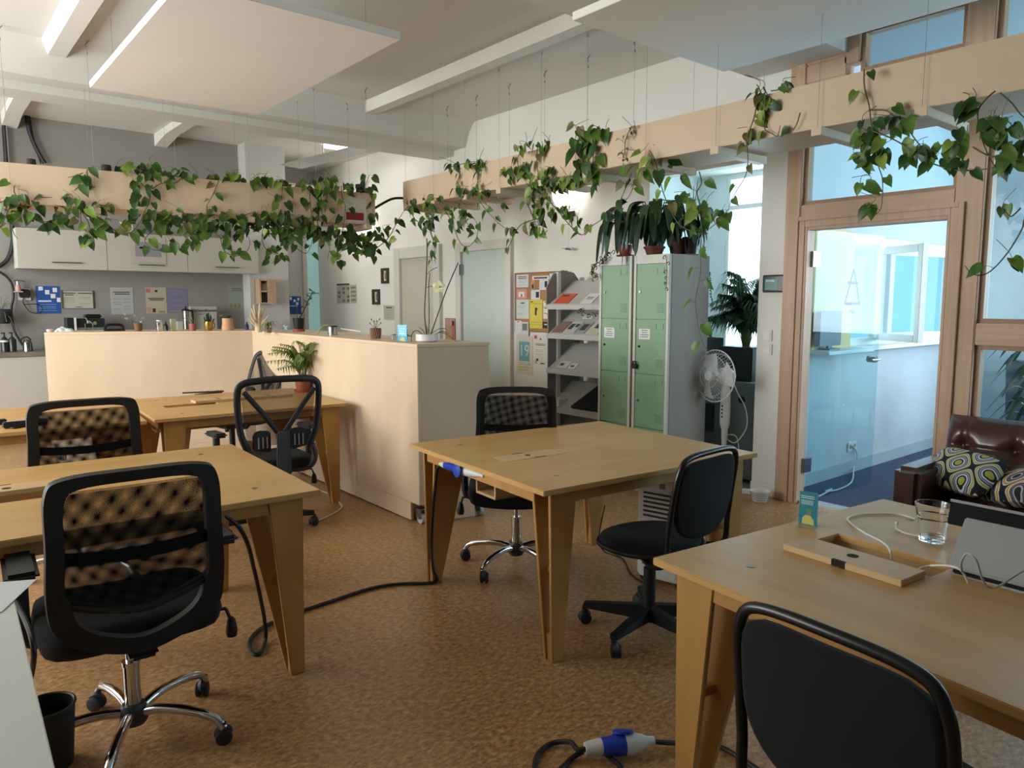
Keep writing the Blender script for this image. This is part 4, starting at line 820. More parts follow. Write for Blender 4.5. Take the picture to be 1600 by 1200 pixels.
# ================= loose furniture and small things =================
# --- leather sofa
lea = plain('#4a2d25', .28, var=.12, scale=5, bmp=.04, coat=.2, name='brown_leather')
SX, SY0, SY1 = 4.10, .0, 1.70
t = thing('leather_sofa', 'dark brown tufted leather sofa against the pine screen', 'sofa', (4.5, .85, 0))
part(t, 'base', MB().box(SX+.05, SY0+.02, .09, 4.9, SY1-.02, .29), lea, .02, world=True)
for y0, y1 in ((SY0, SY0+.14), (SY1-.14, SY1)): part(t, 'armrest', MB().box(SX, y0, .05, 4.88, y1, .585), lea, .03, world=True)
for k in range(2):
    a = SY0+.15+k*.7; part(t, 'seat_cushion', MB().grid(lambda u, v: (SX+.02+.6*u, a+.69*v, .29+.125*(1-abs(2*u-1)**6)**.4*(1-abs(2*v-1)**6)**.4), 14, 14).box(SX+.03, a+.01, .28, SX+.6, a+.68, .295), lea, world=True)
bx = [.22+.26*k for k in range(6)]
def tuft(u, v):
    y = SY0+.04+u*(SY1-SY0-.06); z = .40+v*.40; dep = 0
    e = (1-abs(2*u-1)**14)**.5*(1-abs(2*v-1)**5)**.5 if abs(2*u-1) < 1 and abs(2*v-1) < 1 else 0
    x = 4.78-.13*e+.10*(v-.5)
    for b in bx:
        r2 = ((y-SY0-.04-b)**2+((z-.64)*1.0)**2); x += .05*math.exp(-r2/.0022)*e
        x += .016*math.exp(-((y-SY0-.04-b)/.012)**2)*e*(1 if v > .1 else 0)
    x += .012*math.exp(-((z-.64)/.012)**2)*e
    return (x, y, z)
bk_ = part(t, 'backrest', MB().grid(tuft, 110, 36), lea, world=True, sm=80)
part(t, 'back_shell', MB().box(4.77, SY0+.04, .1, 4.92, SY1-.04, .775), lea, .05, world=True)
for b in bx:
    part(bk_, 'button', MB().ball((4.70, SY0+.04+b, .64), .012, 8), plain('#5a3a30', .3), world=True)
for px in (SX+.06, 4.8):
    for y in (SY0+.08, SY1-.08): part(t, 'leg', MB().cyl((px, y, 0), (px, y, .095), .022, n=12), blk, world=True)
pal = ['#1c1f2b', '#c9c8a8', '#a9a45a', '#d8d6c4', '#24262f', '#a6abb8', '#5f6f96', '#dfe3e6', '#1c1f2b', '#b3ad52']
def throw(label, c, R, mat):
    t = solo('throw_cushion', MB().pillow((0, 0, 0), .19, .135, .07, None, 18), mat, label, 'cushion', 'patterned cushions on the sofa', loc=(0, 0, 0), sm=60); t.location = c; x_, y_ = V(R[0]).normalized(), V(R[1]); y_ = (y_-x_*y_.dot(x_)).normalized(); t.rotation_euler = Matrix((x_, y_, x_.cross(y_))).transposed().to_euler(); return t
throw('cushion with olive and grey oval pattern at the left end of the sofa', Z(1504, 737, .545), ((-.32, -.94, -.06), (.8, -.2, .62)), ogee('olive_oval_fabric', pal, (12, 10, 1)))
throw('cushion with orange and violet oval pattern, cut off by the right picture edge', Z(1600, 762, .515), ((-.55, -.8, .22), (.72, -.5, .5)), ogee('orange_oval_fabric', ['#1c1f2b', '#d8d6c8', '#c98f3d', '#d9b55f', '#e3dfd0', '#23242e', '#6d6f86', '#3b3f6b', '#b9b7b0', '#20222c'], (10, 9, 1)))
# --- fan
fb = Z(1129, 766); fh = X(1127, 587, fb.x); wp = plain('#dcdcd9', .35, var=.01, name='white_plastic')
t = thing('pedestal_fan', 'white pedestal fan standing in front of the bright alcove', 'fan', (fb.x, fb.y, 0), 0)
fd = V((-.90, .12, .06)).normalized(); hz = fh.z
for k in range(4):
    a = .35+k*PI/2; d = V((math.cos(a), math.sin(a), 0)); e = V((-d.y, d.x, 0)); part(t, 'foot', MB().add([d*.0-e*.02, d*.24-e*.02, d*.24+e*.02, d*0+e*.02]+[p+V((0, 0, .035)) for p in (d*.0-e*.02, d*.24-e*.02, d*.24+e*.02, d*0+e*.02)], [(3, 2, 1, 0), (4, 5, 6, 7), (0, 1, 5, 4), (1, 2, 6, 5), (2, 3, 7, 6), (3, 0, 4, 7)]), wp, .004)
part(t, 'pole', MB().lathe([(.05, .03), (.03, .06), (.02, .08), (.02, hz-.5), (.024, hz-.48), (.024, hz-.40)], n=20), wp)
cb = part(t, 'control_box', MB().lathe([(.022, hz-.42), (.038, hz-.38), (.04, hz-.28), (.036, hz-.14), (.025, hz-.05), (.0, hz-.04)], n=20), wp)
for k in range(4): part(cb, 'button', MB().box(-.043, -.006, hz-.32+k*.028, -.036, .006, hz-.306+k*.028), plain('#35363a', .5))
hc = V((.0, .0, hz)); part(t, 'motor_housing', MB().lathe([(0, -.07), (.04, -.065), (.062, -.03), (.066, .03), (.055, .06), (0, .07)], hc-fd*.0, 20, fd), wp)
fc = hc+fd*.13; fr_ = .198
q = fd.orthogonal().normalized(); q2 = fd.cross(q)
gr = MB()
for zz, rr in ((.0, fr_), (.045, fr_*.8), (-.04, fr_*.85), (.06, fr_*.45)): gr.tube([fc+fd*zz+(q*math.cos(2*PI*i/40)+q2*math.sin(2*PI*i/40))*rr for i in range(40)], .0045 if zz == 0 else .002, 6, True)
for i in range(44):
    a = 2*PI*i/44; r = q*math.cos(a)+q2*math.sin(a); gr.tube([fc+fd*.066+r*.035, fc+fd*.06+r*.09, fc+fd*.045+r*fr_*.8, fc+r*fr_, fc-fd*.04+r*fr_*.85, fc-fd*.05+r*.05], .0011, 4)
gd = part(t, 'guard', gr, wp); part(gd, 'badge', MB().lathe([(0, .0), (.038, 0), (.034, .012), (0, .014)], fc+fd*.06, 20, fd), wp)
for k in range(3):
    a0 = 2*PI*k/3+.5
    def bl_(u, v, a0=a0): a = a0+(v-.5)*1.15*(.35+.65*u**.5)+.45*u; rad = .03+.145*u; return fc+(q*math.cos(a)+q2*math.sin(a))*rad+fd*(.025*(v-.5)*2)
    part(t, 'blade', MB().grid(bl_, 8, 6), plain('#d5d7d9', .3, var=.01))
part(t, 'hub', MB().lathe([(0, -.03), (.03, -.03), (.03, .02), (.02, .03), (0, .032)], fc, 16, fd), wp)
pts = [hc-fd*.06+V((0, 0, .0)), hc-fd*.09+V((.0, -.03, -.12)), hc+V((.12, -.10, -.25)), hc+V((.13, -.11, -.4)), hc+V((.06, -.06, -.52)), hc+V((.02, .0, -.48)), hc+V((.05, -.03, -.46)), hc+V((.09, -.06, -.5)), hc+V((.1, -.08, -.7)), V((.1, -.09, .12)), V((.13, -.09, .02))]
part(t, 'power_cord', MB().tube(smooth(pts, 6), .004), wp)
# --- portable heater / air unit under the centre table
hcn = [V((2.90, 2.49, 0)), V((2.957, 2.221, 0)), V((3.25, 2.283, 0)), V((3.193, 2.55, 0))]; cn = sum(hcn, V())/4; ha = math.atan2(hcn[2].y-hcn[1].y, hcn[2].x-hcn[1].x)
t = thing('portable_air_unit', 'white portable air unit with slatted grilles under the centre table', 'air conditioner', cn, ha)
wx, wy = .30, .275; rr_ = []
for cx_, cy_, a0 in ((1, 1, 0), (-1, 1, 1), (-1, -1, 2), (1, -1, 3)):
    for k in range(5): a = (a0+k/4)*PI/2; rr_.append((cx_*(wx/2-.045)+.045*math.cos(a), cy_*(wy/2-.045)+.045*math.sin(a)))
bd = MB(); bd.add([(x*f, y*f, z) for z, f in ((.03, .94), (.045, 1), (.53, 1), (.56, .97), (.565, .9)) for x, y in rr_], [(k*20+i, k*20+(i+1) % 20, (k+1)*20+(i+1) % 20, (k+1)*20+i) for k in range(4) for i in range(20)]+[tuple(range(19, -1, -1)), tuple(range(80, 100))])
part(t, 'casing', bd, plain('#dddcd6', .4, var=.01))
g1, g2 = MB(), MB()
for z in [.1+.024*i for i in range(9)]+[.36+.024*i for i in range(6)]: g1.box(-wx/2-.002, -.09, z, -wx/2+.004, .09, z+.011); g2.box(-.1, -wy/2-.002, z, .1, -wy/2+.004, z+.011)
part(t, 'grille', g1, plain('#3c3a36', .7), kind='stuff'); part(t, 'grille', g2, plain('#3c3a36', .7), kind='stuff'); part(t, 'display', MB().box(-wx/2-.003, -.03, .515, -wx/2+.002, .0, .545), plain('#77777a', .4), .002)
for s in ((-1, -1), (1, -1), (1, 1), (-1, 1)): part(t, 'caster', MB().cyl((s[0]*.11-.01, s[1]*.1, .018), (s[0]*.11+.01, s[1]*.1, .018), .018, n=12).cyl((s[0]*.11, s[1]*.1, .02), (s[0]*.11, s[1]*.1, .04), .008), tyre)
solo('cable', MB().tube(smooth([Z(*p, z) for p, z in (((945, 790), .25), ((936, 840), .09), ((945, 862), .006), ((972, 872), .006), ((985, 895), .006), ((1000, 908), .006), ((1012, 912), .006))]+[cn+V((-.12, -.0, .06))], 6), .004), blk, 'thin dark cord running to the white air unit', 'cable')
# --- woven bowl on the floor
bp = Z(1187, 783); t = thing('bowl', 'small white slotted bowl on the floor by the pine post', 'bowl', bp)
part(t, 'body', MB().lathe([(0, .002), (.05, .002), (.056, .012), (.07, .075), (.074, .08), (.07, .078), (.05, .02), (0, .014)], n=32), plain('#d8d6cf', .6)); s = MB()
for r_ in range(4):
    for i in range(22): a = 2*PI*(i+.5*(r_ % 2))/22; rad = .0578+.0044*r_; s.box(-.001, -.0045, -.002, .0016, .0045, .002, Euler((0, 0, a)).to_matrix(), (math.cos(a)*rad, math.sin(a)*rad, .02+r_*.016))
part(t, 'slots', s, plain('#4b4640', .8), kind='stuff')
# --- white desk at the lower left
t = thing('white_desk', 'white desk corner at the lower left of the picture', 'desk', (-.4, 1.45, 0)); part(t, 'tabletop', MB().add([(-.95, .75, z) for z in (.715, .74)]+[(.115, .75, z) for z in (.715, .74)]+[(.16, 2.14, z) for z in (.715, .74)]+[(-.95, 2.18, z) for z in (.715, .74)], [(1, 3, 5, 7), (6, 4, 2, 0), (0, 2, 3, 1), (2, 4, 5, 3), (4, 6, 7, 5), (6, 0, 1, 7)]), plain('#c9ccc4', .4, var=.015), .002, world=True)
for x, y in ((-.88, .85), (.05, .85), (.08, 2.05), (-.88, 2.1)): part(t, 'leg', MB().cyl((x, y, 0), (x, y, .716), .022), plain('#c4c6c2', .4), world=True)
p1 = Z(57, 905, .7425); d1 = (Z(0, 958, .7425)-p1).normalized(); d2 = V((d1.y, -d1.x, 0)); d2 = d2 if d2.x < 0 else -d2
solo('paper_sheet', MB().add([p1, p1+d1*.21, p1+d1*.21+d2*.297, p1+d2*.297]+[p+V((0, 0, -.001)) for p in (p1, p1+d1*.21, p1+d1*.21+d2*.297, p1+d2*.297)], [(0, 1, 2, 3), (7, 6, 5, 4), (0, 4, 5, 1), (1, 5, 6, 2), (2, 6, 7, 3), (3, 7, 4, 0)]), plain('#cfcfcf', .7), 'white paper sheet overhanging the corner of the white desk', 'paper')
bc = Z(92, 1196, 0.0); t = thing('waste_bin', 'black bin standing beside the white desk', 'bin', (bc.x-.02, bc.y+.02, 0)); part(t, 'bucket', MB().lathe([(0, 0), (.065, 0), (.08, .2), (.076, .2), (.062, .012), (0, .012)], n=24), blk); part(t, 'rim', MB().tube([(math.cos(2*PI*i/28)*.079, math.sin(2*PI*i/28)*.079, .2) for i in range(28)], .005, 6, True), blk)
solo('cable', MB().tube(smooth([X(*p, .19) for p in ((14, 918), (30, 950), (46, 985), (53, 1018), (50, 1050), (44, 1075))], 6), .007), blk, 'black cable drooping past the edge of the white desk', 'cable')
# --- things on table C
tz = .7405
p = Z(1262, 822, tz); t = thing('sign_stand', 'teal card in a clear stand on the right table', 'sign', p, rd(8)); teal = plain('#2c8a9c', .4)
part(t, 'holder', MB().box(-.03, -.031, 0, .03, .031, .003).box(-.003, -.031, 0, -.0015, .031, .115).box(.0025, -.031, 0, .004, .031, .115), glass('acrylic', (.93, .97, .96), .8))
cd = part(t, 'card', MB().box(-.001, -.029, .004, .002, .029, .113), teal); cp = MB()
for a, b, c, d in ((-.025, .018, .098, .1005), (-.025, .018, .092, .0945)): cp.box(-.0016, -b, c, -.001, -a, d)
for i in range(4): cp.box(-.0016, -.015, .084-i*.004, -.001, .024, .0855-i*.004)
part(cd, 'lettering', cp, plain('#d5e6e8', .6), kind='stuff'); fg = MB().prism([(-.02, .006), (.02, .006), (.018, .026), (.01, .036), (-.008, .036), (-.018, .022)], .0008, (-.0012, .0, 0), (0, 1, 0)); part(cd, 'yellow_figure', fg, plain('#e6d27a', .6)); part(cd, 'green_cap', MB().prism([(-.012, .05), (.010, .05), (.006, .058), (-.008, .06)], .0008, (-.0012, 0, 0), (0, 1, 0)), plain('#5aa04e', .6)); part(cd, 'face', MB().prism([(-.008, .037), (.007, .037), (.007, .049), (-.008, .049)], .0008, (-.0012, 0, 0), (0, 1, 0)), plain('#8a8b88', .6))
tg = Z(1456, 846, tz); t = thing('tumbler', 'clear faceted drinking glass on the right table', 'glass', tg); pr_ = [(.0, .002), (.034, .002), (.0375, .008), (.043, .075), (.046, .08), (.053, .118), (.051, .118), (.0435, .08), (.0395, .072), (.0345, .018), (0, .016)]
part(t, 'body', MB().lathe(pr_, n=20), solidglass('tumbler_glass', (.97, .98, .97)), sm=20)
lap = thing('laptop', 'grey laptop with dark screen at the right picture edge', 'laptop', (2.13, .55, tz)); silver = plain('#aeb2b0', .4, .2, var=.01, name='laptop_aluminium')
a0, a1 = V((2.131, .724, .752)), V((2.119, .30, .752)); up_ = V((2.335, .757, .842))-a0
def slab_(o, u, w, th, bev=0):
    nn = u.cross(w).normalized()*th; return MB().add([o, o+u, o+u+w, o+w, o+nn, o+u+nn, o+u+w+nn, o+w+nn], [(3, 2, 1, 0), (4, 5, 6, 7), (0, 1, 5, 4), (1, 2, 6, 5), (2, 3, 7, 6), (3, 0, 4, 7)])
u_ = a1-a0; part(lap, 'base', slab_(a0, u_, up_, .012), silver, .005, world=True); part(lap, 'base_underside', slab_(a0+V((.004, -.01, -.011)), u_*.96, up_*.97, .011), plain('#23252b', .5), .003, world=True)
so = a0+up_+V((-.005, .044, -.022)); sw = V((.03, .004, .062)); su = u_*1.12
sc_ = part(lap, 'screen', slab_(so, su, sw, .008), plain('#08090c', .95, name='dark_screen'), .002, world=True); part(sc_, 'screen_rim', slab_(so+sw*.955, su, sw*.12, .012), plain('#8f9191', .4), .001, world=True)
for f in (.2, .5): part(lap, 'hinge', MB().ball(a0+up_+u_*f, .01, 8), plain('#23252b', .5), world=True)
wht = plain('#d9d6cc', .5, name='white_cable')
solo('charging_cable', MB().tube(smooth([Z(*p, z) for p, z in (((1393, 879), .72), ((1391, 862), .76), ((1380, 848), .765), ((1350, 832), .75), ((1329, 817), .744), ((1325, 809), .744), ((1345, 804), .744), ((1400, 803), .744), ((1430, 811), .744))], 6), .0028), wht, 'white cable looping out of the open table slot', 'cable')
solo('charging_cable', MB().tube(smooth([Z(*p, z) for p, z in (((1402, 817), .76), ((1400, 822), .75), ((1402, 827), .744), ((1418, 834), .744), ((1440, 838), .744))], 6), .0028).cyl(Z(1402, 815, .762), Z(1401, 819, .754), .006), wht, 'short white plug cable lying behind the drinking glass', 'cable')
solo('charging_cable', MB().tube(smooth([Z(*p, z) for p, z in (((1425, 898), .73), ((1436, 889), .75), ((1455, 884), .757), ((1480, 884), .78), ((1497, 888), .79), ((1506, 897), .775), ((1513, 911), .75))], 6), .003), wht, 'white cable running from the table slot to the laptop', 'cable')
solo('charging_cable', MB().tube(smooth([Z(*p, z) for p, z in (((1503, 893), .785), ((1502, 878), .83), ((1511, 865), .86), ((1525, 875), .85), ((1535, 905), .79), ((1545, 917), .765), ((1562, 915), .77), ((1590, 897), .79), ((1625, 878), .82))], 6), .0028), plain('#a9aaa8', .5), 'grey cable curling over the laptop', 'cable')
# --- black strips and adaptor on table E
for (pts, lb) in ((((18, 664), (30, 662), (50, 662)), 'black power strip on the left table'),):
    a, b = Z(19, 661, tz+.02), Z(60, 661, tz+.02); t = thing('power_strip', lb, 'power strip', (a+b)/2); part(t, 'body', MB().box(-.11, -.03, -.02, .11, .03, .018, Euler((0, 0, .05)).to_matrix()), blk, .006); part(t, 'socket_row', MB().box(-.09, -.015, .018, .06, .015, .02, Euler((0, 0, .05)).to_matrix()), plain('#aaa9a6', .4))
solo('cable', MB().tube(smooth([Z(*p, tz+.004) for p in ((-4, 661), (3, 662), (8, 659), (14, 660), (10, 664), (4, 666), (12, 668), (22, 669), (34, 667))], 6), .005), blk, 'tangled thin black cable on the left table', 'cable')
solo('adapter', MB().box(-.035, -.03, 0, .035, .03, .03, None, Z(0, 663, tz)), blk, 'black plug adapter at the very left of the left table', 'adapter', bevel=.006)
solo('drawing_tube', MB().tube([Z(285, 614, tz+.02)+V((0, .0, 0)), Z(350, 611, tz+.02)], .006), plain('#3a2f27', .6), 'thin dark stick at the rear edge of the palm table', 'stick')
# --- blue plugs and black cables
blue = plain('#1539a8', .35, name='blue_plastic'); gw = plain('#d2d2cc', .4, name='grey_white_plastic')
def cee(label, pa, pb, flap, cords, k=1.):
    d = (pb-pa).normalized(); Ln = (pb-pa).length; t = thing('power_connector', label, 'power plug', (pa+pb)/2, group='blue and white power connectors'); o = (pa+pb)/2
    part(t, 'sleeve', MB().lathe([(.012*k, 0), (.02*k, .0), (.026*k, .04), (.026*k, .06)], (0, 0, 0), 18, d).off(-(pa-o)), gw)
    part(t, 'coupler', MB().lathe([(.026*k, .055), (.029*k, .06), (.029*k, .085), (.034*k, .10), (.036*k, Ln*.55), (.036*k, Ln*.56)], (0, 0, 0), 20, d).off(-(pa-o)), blue)
    part(t, 'plug', MB().lathe([(.036*k, Ln*.56), (.036*k, Ln*.62), (.026*k, Ln*.8), (.016*k, Ln*.9), (.013*k, Ln), (.0, Ln)], (0, 0, 0), 20, d).off(-(pa-o)), gw)
    s = d.cross(V((0, 0, 1))).normalized(); f = part(t, 'flap', MB().lathe([(0, 0), (.034, 0), (.034, .008), (0, .012)], (0, 0, 0), 20, flap).off(-(pa+d*Ln*.55+V(flap)*.034-o)), blue); return t
pa, pb = Z(914, 1170, .045), Z(1022, 1157, .045); cee('blue and white power connector lying on the floor in front', pa, pb, (.25, .3, .9), None)
cord = plain('#141213', .55, name='rubber_cord'); zc = .009
solo('extension_cord', MB().tube(smooth([pb-(pb-pa)*.05, pb+(pb-pa)*.12+V((0, 0, -.01))]+[Z(*p, z) for p, z in (((1060, 1161), .02), ((1085, 1163), .02), ((1120, 1166), .012), ((1150, 1180), zc), ((1210, 1220), zc))], 6), .0085), cord, 'black cord running from the floor connector behind the right table leg', 'cable')
solo('extension_cord', MB().tube(smooth([pa+(pb-pa)*.05, pa-(pb-pa)*.1]+[Z(*p, z) for p, z in (((892, 1160), .03), ((868, 1160), .014), ((848, 1170), zc), ((836, 1190), zc), ((838, 1230), zc))], 6), .0085), cord, 'black cord looping out of the left end of the floor connector', 'cable')
solo('extension_cord', MB().tube(smooth([Z(*p, z) for p, z in (((915, 1172), .03), ((900, 1180), .014), ((885, 1193), zc), ((872, 1215), zc), ((930, 1230), zc), ((970, 1205), zc), ((955, 1185), .012), ((946, 1178), .02))], 6), .0085), cord, 'black cord loop in front of the floor connector', 'cable')
eA = V((-.993, .119, 0)); oA = V((1.995, 2.9, 0))
pa, pb = PLN(689, 724, tuple(oA), tuple(eA)), PLN(757, 744, tuple(oA), tuple(eA)); cee('blue and white power connector hanging under the left edge of the centre table', pa, pb, (-.9, .1, .1), None, .72)
solo('extension_cord', MB().tube(smooth([pa+(pb-pa)*.04]+[PLN(x, y, tuple(oA), tuple(eA)) for x, y in ((683, 733), (680, 760), (676, 800), (674, 850), (677, 890))]+[Z(683, 906, .02)]+[Z(*p, zc) for p in ((670, 911), (630, 912), (595, 916), (560, 925), (500, 945), (455, 960), (420, 975), (398, 990), (389, 1006), (395, 1021), (406, 1020), (414, 1003))]+[Z(415, 985, .06), Z(412, 960, .15), Z(405, 925, .28), Z(396, 885, .42), Z(387, 850, .55), Z(372, 822, .64), Z(350, 805, .69)], 7), .0085), cord, 'long black cord from the centre table down and across the floor to the left table', 'cable')
solo('extension_cord', MB().tube(smooth([Z(*p, .006) for p in ((497, 766), (515, 772), (530, 785), (534, 793), (522, 802), (500, 812), (480, 818))], 6), .006), plain('#cfc4b2', .5), 'cream floor cord by the palm table leg', 'cable')
# --- switches, room screen
for i, (y, lb) in enumerate(((524, 'upper white light switch on the pillar'), (546, 'lower white light switch on the pillar'))):
    p = X(1199, y, 5.0); t = thing('light_switch', lb, 'light switch', p, group='white light switches'); part(t, 'plate', MB().box(-.01, -.042, -.042, 0, .042, .042), plain('#dedad0', .4), .003); part(t, 'rocker', MB().box(-.014, -.028, -.028, -.009, .028, .028), plain('#e6e3d9', .35), .002)
pq = [X(x, y, 4.985) for x, y in ((1192, 457), (1233, 455))]; t = thing('wall_tablet', 'dark tablet with green screen mounted beside the glass door', 'tablet', pq[0])
dz = X(1192, 430, 4.985).z-pq[0].z; dy = pq[1].y-pq[0].y
part(t, 'case', MB().box(-.012, dy-.07, 0, .012, 0, dz), blk, .005); s = part(t, 'screen', MB().box(-.0135, dy, .012, -.0115, -.015, dz-.012), plain('#14211f', .15, emit=.15), 0); part(s, 'green_area', MB().box(-.0145, -.125, .018, -.0134, -.022, dz-.03), plain('#1f5a48', .3, emit=.25)); part(s, 'blue_bar', MB().box(-.0152, -.1, dz-.052, -.0144, -.03, dz-.038), plain('#7fa3b8', .3, emit=.4)); ln = MB()
for i in range(5): ln.box(-.0152, -.09+.01*(i % 2), .03+i*.016, -.0144, -.03, .034+i*.016)
part(s, 'text_lines', ln, plain('#5a8a78', .4), kind='stuff'); part(t, 'clip', MB().box(-.018, dy-.012, .02, -.011, dy-.002, dz-.03).tube(smooth([(-.014, dy-.01, dz-.04), (-.03, dy-.05, dz-.03), (-.03, dy-.06, dz-.07), (-.016, dy-.045, dz-.09)], 5), .003), wp)
# --- wired aeroplane ornament
p = X(888, 389, 4.93); t = thing('hanging_ornament', 'tiny metal aeroplane ornament on a thread below the wall lamp', 'ornament', p); part(t, 'body', MB().lathe([(0, -.06), (.012, -.03), (.012, .03), (0, .06)], (0, 0, 0), 10, (0, 1, .1)), steel); part(t, 'wing', MB().box(-.07, -.012, 0, .05, .018, .004), steel); part(t, 'thread', MB().cyl((0, 0, .0), (0, 0, .2), .0012, n=5), wirem)
# ================= meeting room =================
cg = plain('#59666d', .7, name='blue_grey_upholstery')
def cantilever(label, c, a):
    t = thing('cantilever_chair', label, 'chair', c, a, 'chrome cantilever chairs behind the glass door'); part(t, 'seat', MB().box(-.22, -.2, .43, .22, .24, .48), cg, .02); part(t, 'backrest', MB().box(-.22, -.25, .5, .22, -.21, 1.02, Euler((.08, 0, 0)).to_matrix()), cg, .015)
    for s in (-1, 1): part(t, 'frame_side', MB().tube(smooth([(s*.24, -.24, .95), (s*.24, -.2, .47), (s*.24, -.1, .44), (s*.24, .2, .44), (s*.24, .24, .38), (s*.24, .22, .03), (s*.24, .1, .012), (s*.24, -.24, .012)], 5), .011), chrome); part(t, 'arm', MB().tube(smooth([(s*.24, -.2, .66), (s*.25, .0, .68), (s*.25, .12, .64), (s*.24, .14, .46)], 5), .011), chrome)
    return t
cantilever('chrome cantilever chair mirrored in the glass door near its hinge', (7.25, 1.75, 0), rd(250)); cantilever('chrome cantilever chair mirrored in the glass door near its handle', (7.95, 1.65, 0), rd(120))
p = Y(1330, 697, 2.95); t = thing('wall_socket', 'double white socket low on the meeting room wall', 'socket', p); part(t, 'plate', MB().box(-.08, -.012, -.04, .08, 0, .04), wp, .004)
for s in (-1, 1): part(t, 'outlet', MB().cyl((s*.038, -.014, 0), (s*.038, -.01, 0), .02), plain('#8d979c', .5))
solo('cable', MB().tube(smooth([Y(*q_, 2.93) for q_ in ((1332, 697), (1338, 705), (1339, 715), (1334, 730))]+[Z(1331, 752, .01), Z(1312, 764, .01), Z(1290, 768, .01), Z(1300, 764, .012), Z(1280, 775, .01), Z(1272, 772, .01)], 6), .006), wp, 'white cable hanging from the meeting room socket to the floor', 'cable')
t = thing('monitor', 'dark grey screen standing on the meeting room sill', 'monitor', (5.6, 2.84, 1.1)); part(t, 'screen', MB().box(-.22, -.02, .03, .12, .02, .30), plain('#56666c', .4), .005); part(t, 'foot', MB().box(-.12, -.05, 0, .05, .04, .012).box(-.06, -.01, 0, 0, .01, .05), plain('#56666c', .4))
struct('trim_90', MB().box(5.3, 2.7, 1.075, 6.04, 2.96, 1.10), white, .003)
ds = MB().box(-.5, -.4, .70, .5, .4, .73); t = thing('side_desk', 'pine desk edge behind the lower right pane', 'desk', (6.2, .75, 0)); part(t, 'tabletop', ds, pineh, .004)
for sx_ in (-1, 1):
    for sy_ in (-1, 1): part(t, 'leg', MB().box(sx_*.45-.02, sy_*.35-.02, 0, sx_*.45+.02, sy_*.35+.02, .7), pine)
t = thing('blue_chair', 'blue upholstered chair back behind the lower right pane', 'chair', (6.7, 1.22, 0)); part(t, 'backrest', MB().box(-.2, -.03, .6, .2, .03, 1.02), plain('#4a62a8', .8), .03); part(t, 'seat', MB().box(-.2, 0, .42, .2, .4, .48), plain('#4a62a8', .8), .03)
for sx_ in (-1, 1):
    for y in (.02, .36): part(t, 'leg', MB().cyl((sx_*.17, y, 0), (sx_*.17, y, .43), .014), steel)
# --- alcove cabinet
t = thing('low_cabinet', 'grey low cabinet in the alcove behind the fan', 'cabinet', (5.5, 3.7, 0)); part(t, 'body', MB().box(5.2, 3.16, .03, 5.8, 3.98, .82), plain('#77837f', .5), .004, world=True); part(t, 'recess', MB().box(5.19, 3.62, .38, 5.2, 3.92, .62), plain('#2e3a3c', .6), .002, world=True); part(t, 'cable_hole', MB().cyl((5.195, 3.36, .68), (5.2, 3.36, .68), .03), blk, world=True)
t = thing('monitor', 'dark monitor standing in the alcove beside the palm', 'monitor', (5.5, 3.86, .821)); part(t, 'screen', MB().box(-.012, -.11, .06, .012, .09, .34), plain('#1e2629', .3), .004); part(t, 'stand', MB().box(-.06, -.06, 0, .06, .05, .012).box(-.008, -.02, .01, .008, .02, .1), blk)
# ================= things on top of the dividers =================
def at(px, d=.15, z=1.2005): q_ = PLN(px, 512, tuple(bk-bnrm*d), tuple(bnrm)); return V((q_.x, q_.y, z))
def mp(p): return (p-EYE).dot(FW)/F     # metres per photo pixel there
terra = plain('#a85c38', .7, var=.08, name='terracotta'); gl_ = solidglass('jar_glass', (.95, .98, .97))
p = at(78); s = mp(p); solo('lid', MB().lathe([(0, 0), (5*s, 0), (5*s, 4*s), (0, 5*s)], p), plain('#b9ada6', .5), 'small round pale lid at the left end of the kitchen divider', 'lid')
p = at(100); s = mp(p); solo('crumpled_cloth', MB().grid(lambda u, v: p+lu*((u-.5)*27*s)+lnb*((v-.5)*.12)+V((0, 0, max(0, math.sin(PI*u)*math.sin(PI*v))**.5*(6+2.5*math.sin(13*u+5*v)*math.cos(9*v+3*u))*s)), 20, 14), plain('#cfd6d2', .8, var=.35, scale=60), 'crumpled white patterned cloth on the kitchen divider', 'cloth', sm=70)
def on_counter(px, py): return Y(px, py, 9.35)
q_ = Y(133, 505, 9.3); s = mp(q_); t = thing('coffee_machine', 'black and silver coffee machine on the kitchen counter', 'coffee machine', (q_.x, 9.3, .956)); zt_ = (Y(133, 496, 9.3).z-.956)
part(t, 'body', MB().box(-26*s, -.1, 0, -17*s, .12, zt_).box(-14*s, -.06, 0, 26*s, .12, zt_-.01), plain('#1e2224', .3), .006); part(t, 'silver_strip', MB().box(-17*s, -.1, 0, -14*s, -.08, zt_), plain('#d9dad9', .3)); part(t, 'drip_tray', MB().box(-14*s, -.08, zt_*.5, 26*s, -.06, zt_*.68), plain('#9b9d9b', .3, .7)); part(t, 'hopper', MB().box(0, -.05, zt_-.01, 22*s, .1, zt_+5*s), plain('#14181a', .2), .01); part(t, 'gauge', MB().cyl((12*s, -.062, zt_*.82), (12*s, -.058, zt_*.82), 2.6*s), plain('#7f8f4a', .4))
p = at(139, .08); s = mp(p); t = thing('glass_bottle', 'square clear glass bottle with a sprig on the kitchen divider', 'bottle', p); part(t, 'body', MB().box(-5*s, -5*s, 0, 5*s, 5*s, 13*s), gl_, .004); part(t, 'neck', MB().lathe([(2.5*s, 13*s), (2.5*s, 17*s), (0, 17*s)]), gl_); part(t, 'sprig', MB().tube(smooth([(0, 0, 14*s), (-3*s, 0, 20*s), (-4*s, 0, 22*s)], 4), .002).tube(smooth([(0, 0, 17*s), (5*s, 0, 12*s), (6*s, 0, 0), (9*s, -.08, -4*s)], 5), .003), plain('#b9bfae', .6))
